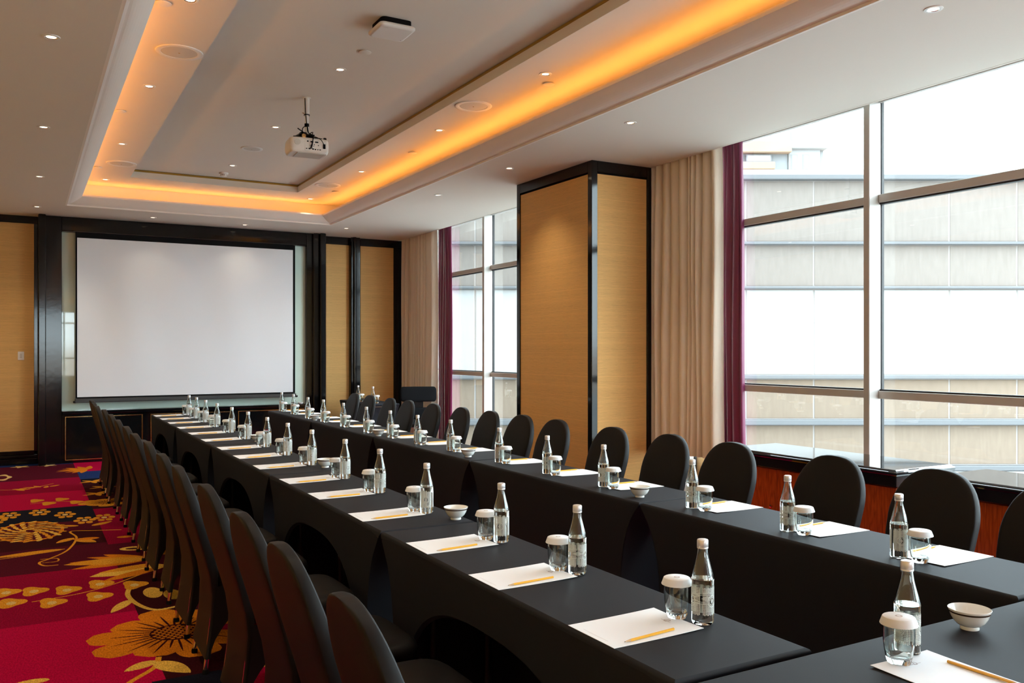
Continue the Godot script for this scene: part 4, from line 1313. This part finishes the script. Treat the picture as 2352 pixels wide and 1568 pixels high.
# ------------------------------------------------------------------ things on the ceiling
func ceiling_things() -> void:
	var wpl: Material = mats["white plastic"]
	cache["speaker_rim"] = G.new().lathe([Vector2(0.118, 0.0), Vector2(0.120, -0.006), Vector2(0.150, -0.010), Vector2(0.156, -0.006), Vector2(0.157, 0.0005)], 40).mesh()
	cache["speaker_grille"] = G.new().lathe([Vector2(0.0, -0.0085), Vector2(0.080, -0.0075), Vector2(0.119, -0.004)], 40).mesh()
	cache["speaker_dot"] = G.new().lathe([Vector2(0.0, -0.0105), Vector2(0.006, -0.0100), Vector2(0.007, -0.008)], 12).mesh()
	for s in [[0.928, SOF, -10.36, "over the aisle, closer to the screen wall"], [0.928, SOF, -6.29, "over the aisle, farther from the screen wall"], [3.29, SOF, -10.45, "toward the windows, closer to the screen wall"], [3.29, SOF, -6.45, "toward the windows, farther from the screen wall"], [2.115, INN, -9.37, "in the raised centre behind the projector"]]:
		var t := thing("ceiling_speaker", "round cream ceiling speaker " + s[3], "speaker", Vector3(s[0], s[1], s[2]), 0.0, "ceiling speakers")
		var k := 0.72 if s[1] == INN else 1.0
		t.scale = Vector3(k, 1, k)
		part("rim", cache["speaker_rim"], wpl, t)
		var g := part("grille", cache["speaker_grille"], mats["grille"], t)
		part("screw", cache["speaker_dot"], mats["gold trim"], g)
	cache["cover_disc"] = G.new().lathe([Vector2(0.0, -0.012), Vector2(0.040, -0.012), Vector2(0.045, -0.009), Vector2(0.045, -0.005), Vector2(0.036, -0.004), Vector2(0.036, 0.0005)], 28).mesh()
	for s in [[0.715, -10.68, "over the aisle, closest to the screen wall"], [0.715, -8.08, "over the aisle, second from the screen wall"], [0.715, -5.44, "over the aisle, third from the screen wall"], [3.50, -10.80, "toward the windows, closest to the screen wall"], [3.51, -8.27, "toward the windows, second from the screen wall"], [3.52, -5.62, "toward the windows, third from the screen wall"]]:
		var o := thing("sprinkler_cover", "round sprinkler cover plate in tray border " + s[2], "sprinkler cover", Vector3(s[0], SOF, s[1]), 0.0, "sprinkler cover plates")
		part("plate", cache["cover_disc"], wpl, o)
	var d := thing("sprinkler_cover", "faint cover plate between the projector and the square access point", "sprinkler cover", Vector3(2.14, INN, -5.92), 0.0, "sprinkler cover plates")
	part("plate", cache["cover_disc"], mats["ceiling paint"], d)
	d = thing("smoke_detector", "round white smoke detector on the raised ceiling near the screen wall", "smoke detector", Vector3(2.107, INN, -10.82))
	part("base", G.new().lathe([Vector2(0.0, -0.020), Vector2(0.050, -0.020), Vector2(0.054, -0.016), Vector2(0.055, 0.0005)], 32), wpl, d)
	part("chamber", G.new().lathe([Vector2(0.0, -0.047), Vector2(0.026, -0.046), Vector2(0.036, -0.040), Vector2(0.040, -0.020)], 32), wpl, d)
	for k in 10:
		var a := TAU * k / 10
		part("vent", bx(-0.003, 0.003, -0.034, -0.027, 0.0365, 0.0395), mats["black felt"], d, Vector3.ZERO, a)
	# access point
	var w := thing("access_point", "square white wireless access point with a dark base on the ceiling", "access point", Vector3(2.112, INN, -5.33))
	var sq := func(h: float, rad: float, n := 6) -> Array:
		var o := []
		for q in 4:
			var cx := (h - rad) * (1 if q == 0 or q == 3 else -1); var cz := (h - rad) * (1 if q < 2 else -1)
			for k in n:
				var a := PI / 2 * q + PI / 2 * k / (n - 1.0)
				o.append(Vector2(cx + rad * cos(a), cz + rad * sin(a)))
		return o
	part("base", G.new().prism(sq.call(0.105, 0.03), -0.040, 0.0), mats["black felt"], w)
	var rows := []
	for l in [[0.118, -0.038], [0.125, -0.044], [0.125, -0.056], [0.119, -0.064], [0.108, -0.067]]:
		var row := []
		for p in sq.call(l[0], 0.03): row.append(Vector3(p.x, l[1], p.y))
		rows.append(row)
	var g := G.new().grid(rows, true)
	g.cap(rows[-1], Vector3.DOWN); g.cap(rows[0], Vector3.UP)
	part("cover", g, wpl, w)
	part("logo_strip", bx(-0.10, -0.06, -0.0675, -0.0665, 0.088, 0.093), mats["grille"], w)
	part("status_light", G.new().lathe([Vector2(0, -0.0680), Vector2(0.003, -0.0675), Vector2(0.0035, -0.0665)], 8, Vector3(0.098, 0, -0.085)), mats["dark steel"], w)
	projector()

func projector() -> void:
	var t := thing("projector", "white ceiling-mounted projector with black cables on a pole", "projector", Vector3(2.10, INN, -7.255), -0.06)
	var wpl: Material = mats["white plastic"]
	part("ceiling_flange", G.new().lathe([Vector2(0, -0.006), Vector2(0.034, -0.006), Vector2(0.036, 0.0005)], 24), wpl, t)
	part("outer_tube", G.new().lathe([Vector2(0.0, -0.145), Vector2(0.0235, -0.145), Vector2(0.0235, 0.0)], 20), wpl, t)
	part("clamp_ring", G.new().lathe([Vector2(0.018, -0.152), Vector2(0.026, -0.152), Vector2(0.026, -0.143), Vector2(0.018, -0.143)], 20), mats["dark steel"], t)
	part("clamp_screw", G.new().tube([Vector3(-0.022, -0.135, 0.0), Vector3(-0.040, -0.133, 0.004)], 0.004, 8), mats["brass"], t)
	part("inner_tube", G.new().lathe([Vector2(0.0, -0.32), Vector2(0.0165, -0.32), Vector2(0.0165, -0.14)], 20), wpl, t)
	part("cable_wrap", G.new().lathe([Vector2(0.0, -0.248), Vector2(0.0195, -0.248), Vector2(0.0195, -0.222), Vector2(0, -0.222)], 16), mats["black felt"], t)
	# spider mount
	part("mount_plate", bx(-0.075, 0.055, -0.335, -0.322, -0.07, 0.06, 0.004), mats["black gloss"], t)
	var rows := []
	for l in [[0.105, -0.362], [0.085, -0.345], [0.045, -0.318], [0.028, -0.300]]:
		rows.append(ring(l[0], l[0] * 0.7, l[1], 0.0, 3.0, 20))
	var g := G.new().grid(rows, true)
	part("mount_hub", g, mats["black gloss"], t, Vector3(-0.03, 0, 0.0))
	for a in [[-0.13, 0.09], [0.11, 0.09], [-0.13, -0.10], [0.11, -0.10]]:
		part("mount_arm", G.new().tube([Vector3(-0.02, -0.330, 0.0), Vector3(a[0], -0.362, a[1])], 0.006, 6), mats["black gloss"], t)
	part("mount_lever", G.new().tube([Vector3(-0.03, -0.305, 0.02), Vector3(-0.085, -0.275, 0.03)], 0.005, 6), mats["black gloss"], t)
	part("mount_knob", G.new().lathe([Vector2(0, -0.012), Vector2(0.018, -0.012), Vector2(0.018, 0.010), Vector2(0, 0.012)], 16), mats["brass"], t, Vector3(-0.045, -0.350, 0.085)).rotation.x = PI / 2
	# body
	var body := G.new()
	rows = []
	for l in [[0.150, 0.108, -0.492], [0.160, 0.118, -0.487], [0.166, 0.124, -0.470], [0.168, 0.126, -0.430], [0.166, 0.124, -0.385], [0.158, 0.117, -0.370], [0.145, 0.105, -0.366]]:
		rows.append(ring(l[0], l[1], l[2], 0.0, 7.0, 40))
	body.grid(rows, true)
	body.cap(rows[0], Vector3.DOWN); body.cap(rows[-1], Vector3.UP)
	part("body", body, wpl, t)
	part("bottom_plate", bx(-0.10, 0.13, -0.497, -0.491, -0.085, 0.10, 0.002), mats["grille"], t)
	part("speaker_grille", G.new().lathe([Vector2(0, -0.002), Vector2(0.026, -0.002), Vector2(0.026, 0.0025), Vector2(0, 0.003)], 24), mats["grille"], t, Vector3(-0.105, -0.412, 0.124)).rotation.x = PI / 2
	var rp := part("connector_panel", bx(-0.045, 0.140, -0.478, -0.380, 0.120, 0.1265, 0.002), wpl, t)
	for p in [[-0.020, -0.400, 0.012, 0.008], [0.015, -0.402, 0.020, 0.009], [0.055, -0.402, 0.022, 0.009], [0.035, -0.425, 0.006, 0.006], [0.000, -0.432, 0.005, 0.005], [0.015, -0.436, 0.005, 0.005], [0.030, -0.438, 0.005, 0.005], [0.070, -0.428, 0.006, 0.006], [-0.030, -0.462, 0.010, 0.006], [-0.005, -0.462, 0.014, 0.008], [0.025, -0.462, 0.014, 0.008], [0.045, -0.464, 0.010, 0.008], [0.065, -0.464, 0.007, 0.007], [0.085, -0.464, 0.012, 0.006]]:
		part("port", bx(p[0] - p[2] * 0.62, p[0] + p[2] * 0.62, p[1] - p[3] * 0.6, p[1] + p[3] * 0.6, 0.1255, 0.1285, 0.001), mats["black felt"], rp)
	part("power_inlet", bx(0.108, 0.130, -0.452, -0.412, 0.1265, 0.1320, 0.002), mats["black felt"], t)
	part("foot", G.new().lathe([Vector2(0.0, -0.366), Vector2(0.014, -0.366), Vector2(0.014, -0.352), Vector2(0.008, -0.348), Vector2(0, -0.348)], 14, Vector3(0.135, 0, 0.085)), mats["black gloss"], t)
	# lens on the screen side
	part("lens", G.new().lathe([Vector2(0.0, 0.020), Vector2(0.022, 0.018), Vector2(0.030, 0.022), Vector2(0.034, 0.018), Vector2(0.034, -0.005)], 24), mats["black gloss"], t, Vector3(0.07, -0.425, -0.122)).rotation.x = -PI / 2
	# cables
	for c in [[Vector3(-0.020, -0.01, 0.017), Vector3(-0.016, -0.14, 0.026), Vector3(-0.004, -0.235, 0.024), Vector3(0.005, -0.300, 0.03), Vector3(0.03, -0.345, 0.10), Vector3(0.018, -0.40, 0.138), Vector3(0.0, -0.462, 0.130)],
			[Vector3(0.0, -0.24, 0.022), Vector3(0.01, -0.310, 0.035), Vector3(0.03, -0.350, 0.11), Vector3(0.055, -0.362, 0.13), Vector3(0.09, -0.385, 0.145), Vector3(0.118, -0.425, 0.134)],
			[Vector3(-0.004, -0.25, 0.022), Vector3(-0.035, -0.262, 0.03), Vector3(-0.045, -0.300, 0.04), Vector3(-0.01, -0.335, 0.05), Vector3(0.03, -0.325, 0.05), Vector3(0.042, -0.300, 0.045), Vector3(0.02, -0.315, 0.05), Vector3(0.025, -0.375, 0.12), Vector3(0.012, -0.460, 0.130)]]:
		var cv := Curve3D.new()
		for i in c.size():
			var tn: Vector3 = (c[mini(i + 1, c.size() - 1)] - c[maxi(i - 1, 0)]) / 6.0
			cv.add_point(c[i], -tn, tn)
		cv.bake_interval = 0.012
		part("cable", G.new().tube(Array(cv.get_baked_points()), 0.0036, 6), mats["black felt"], t)
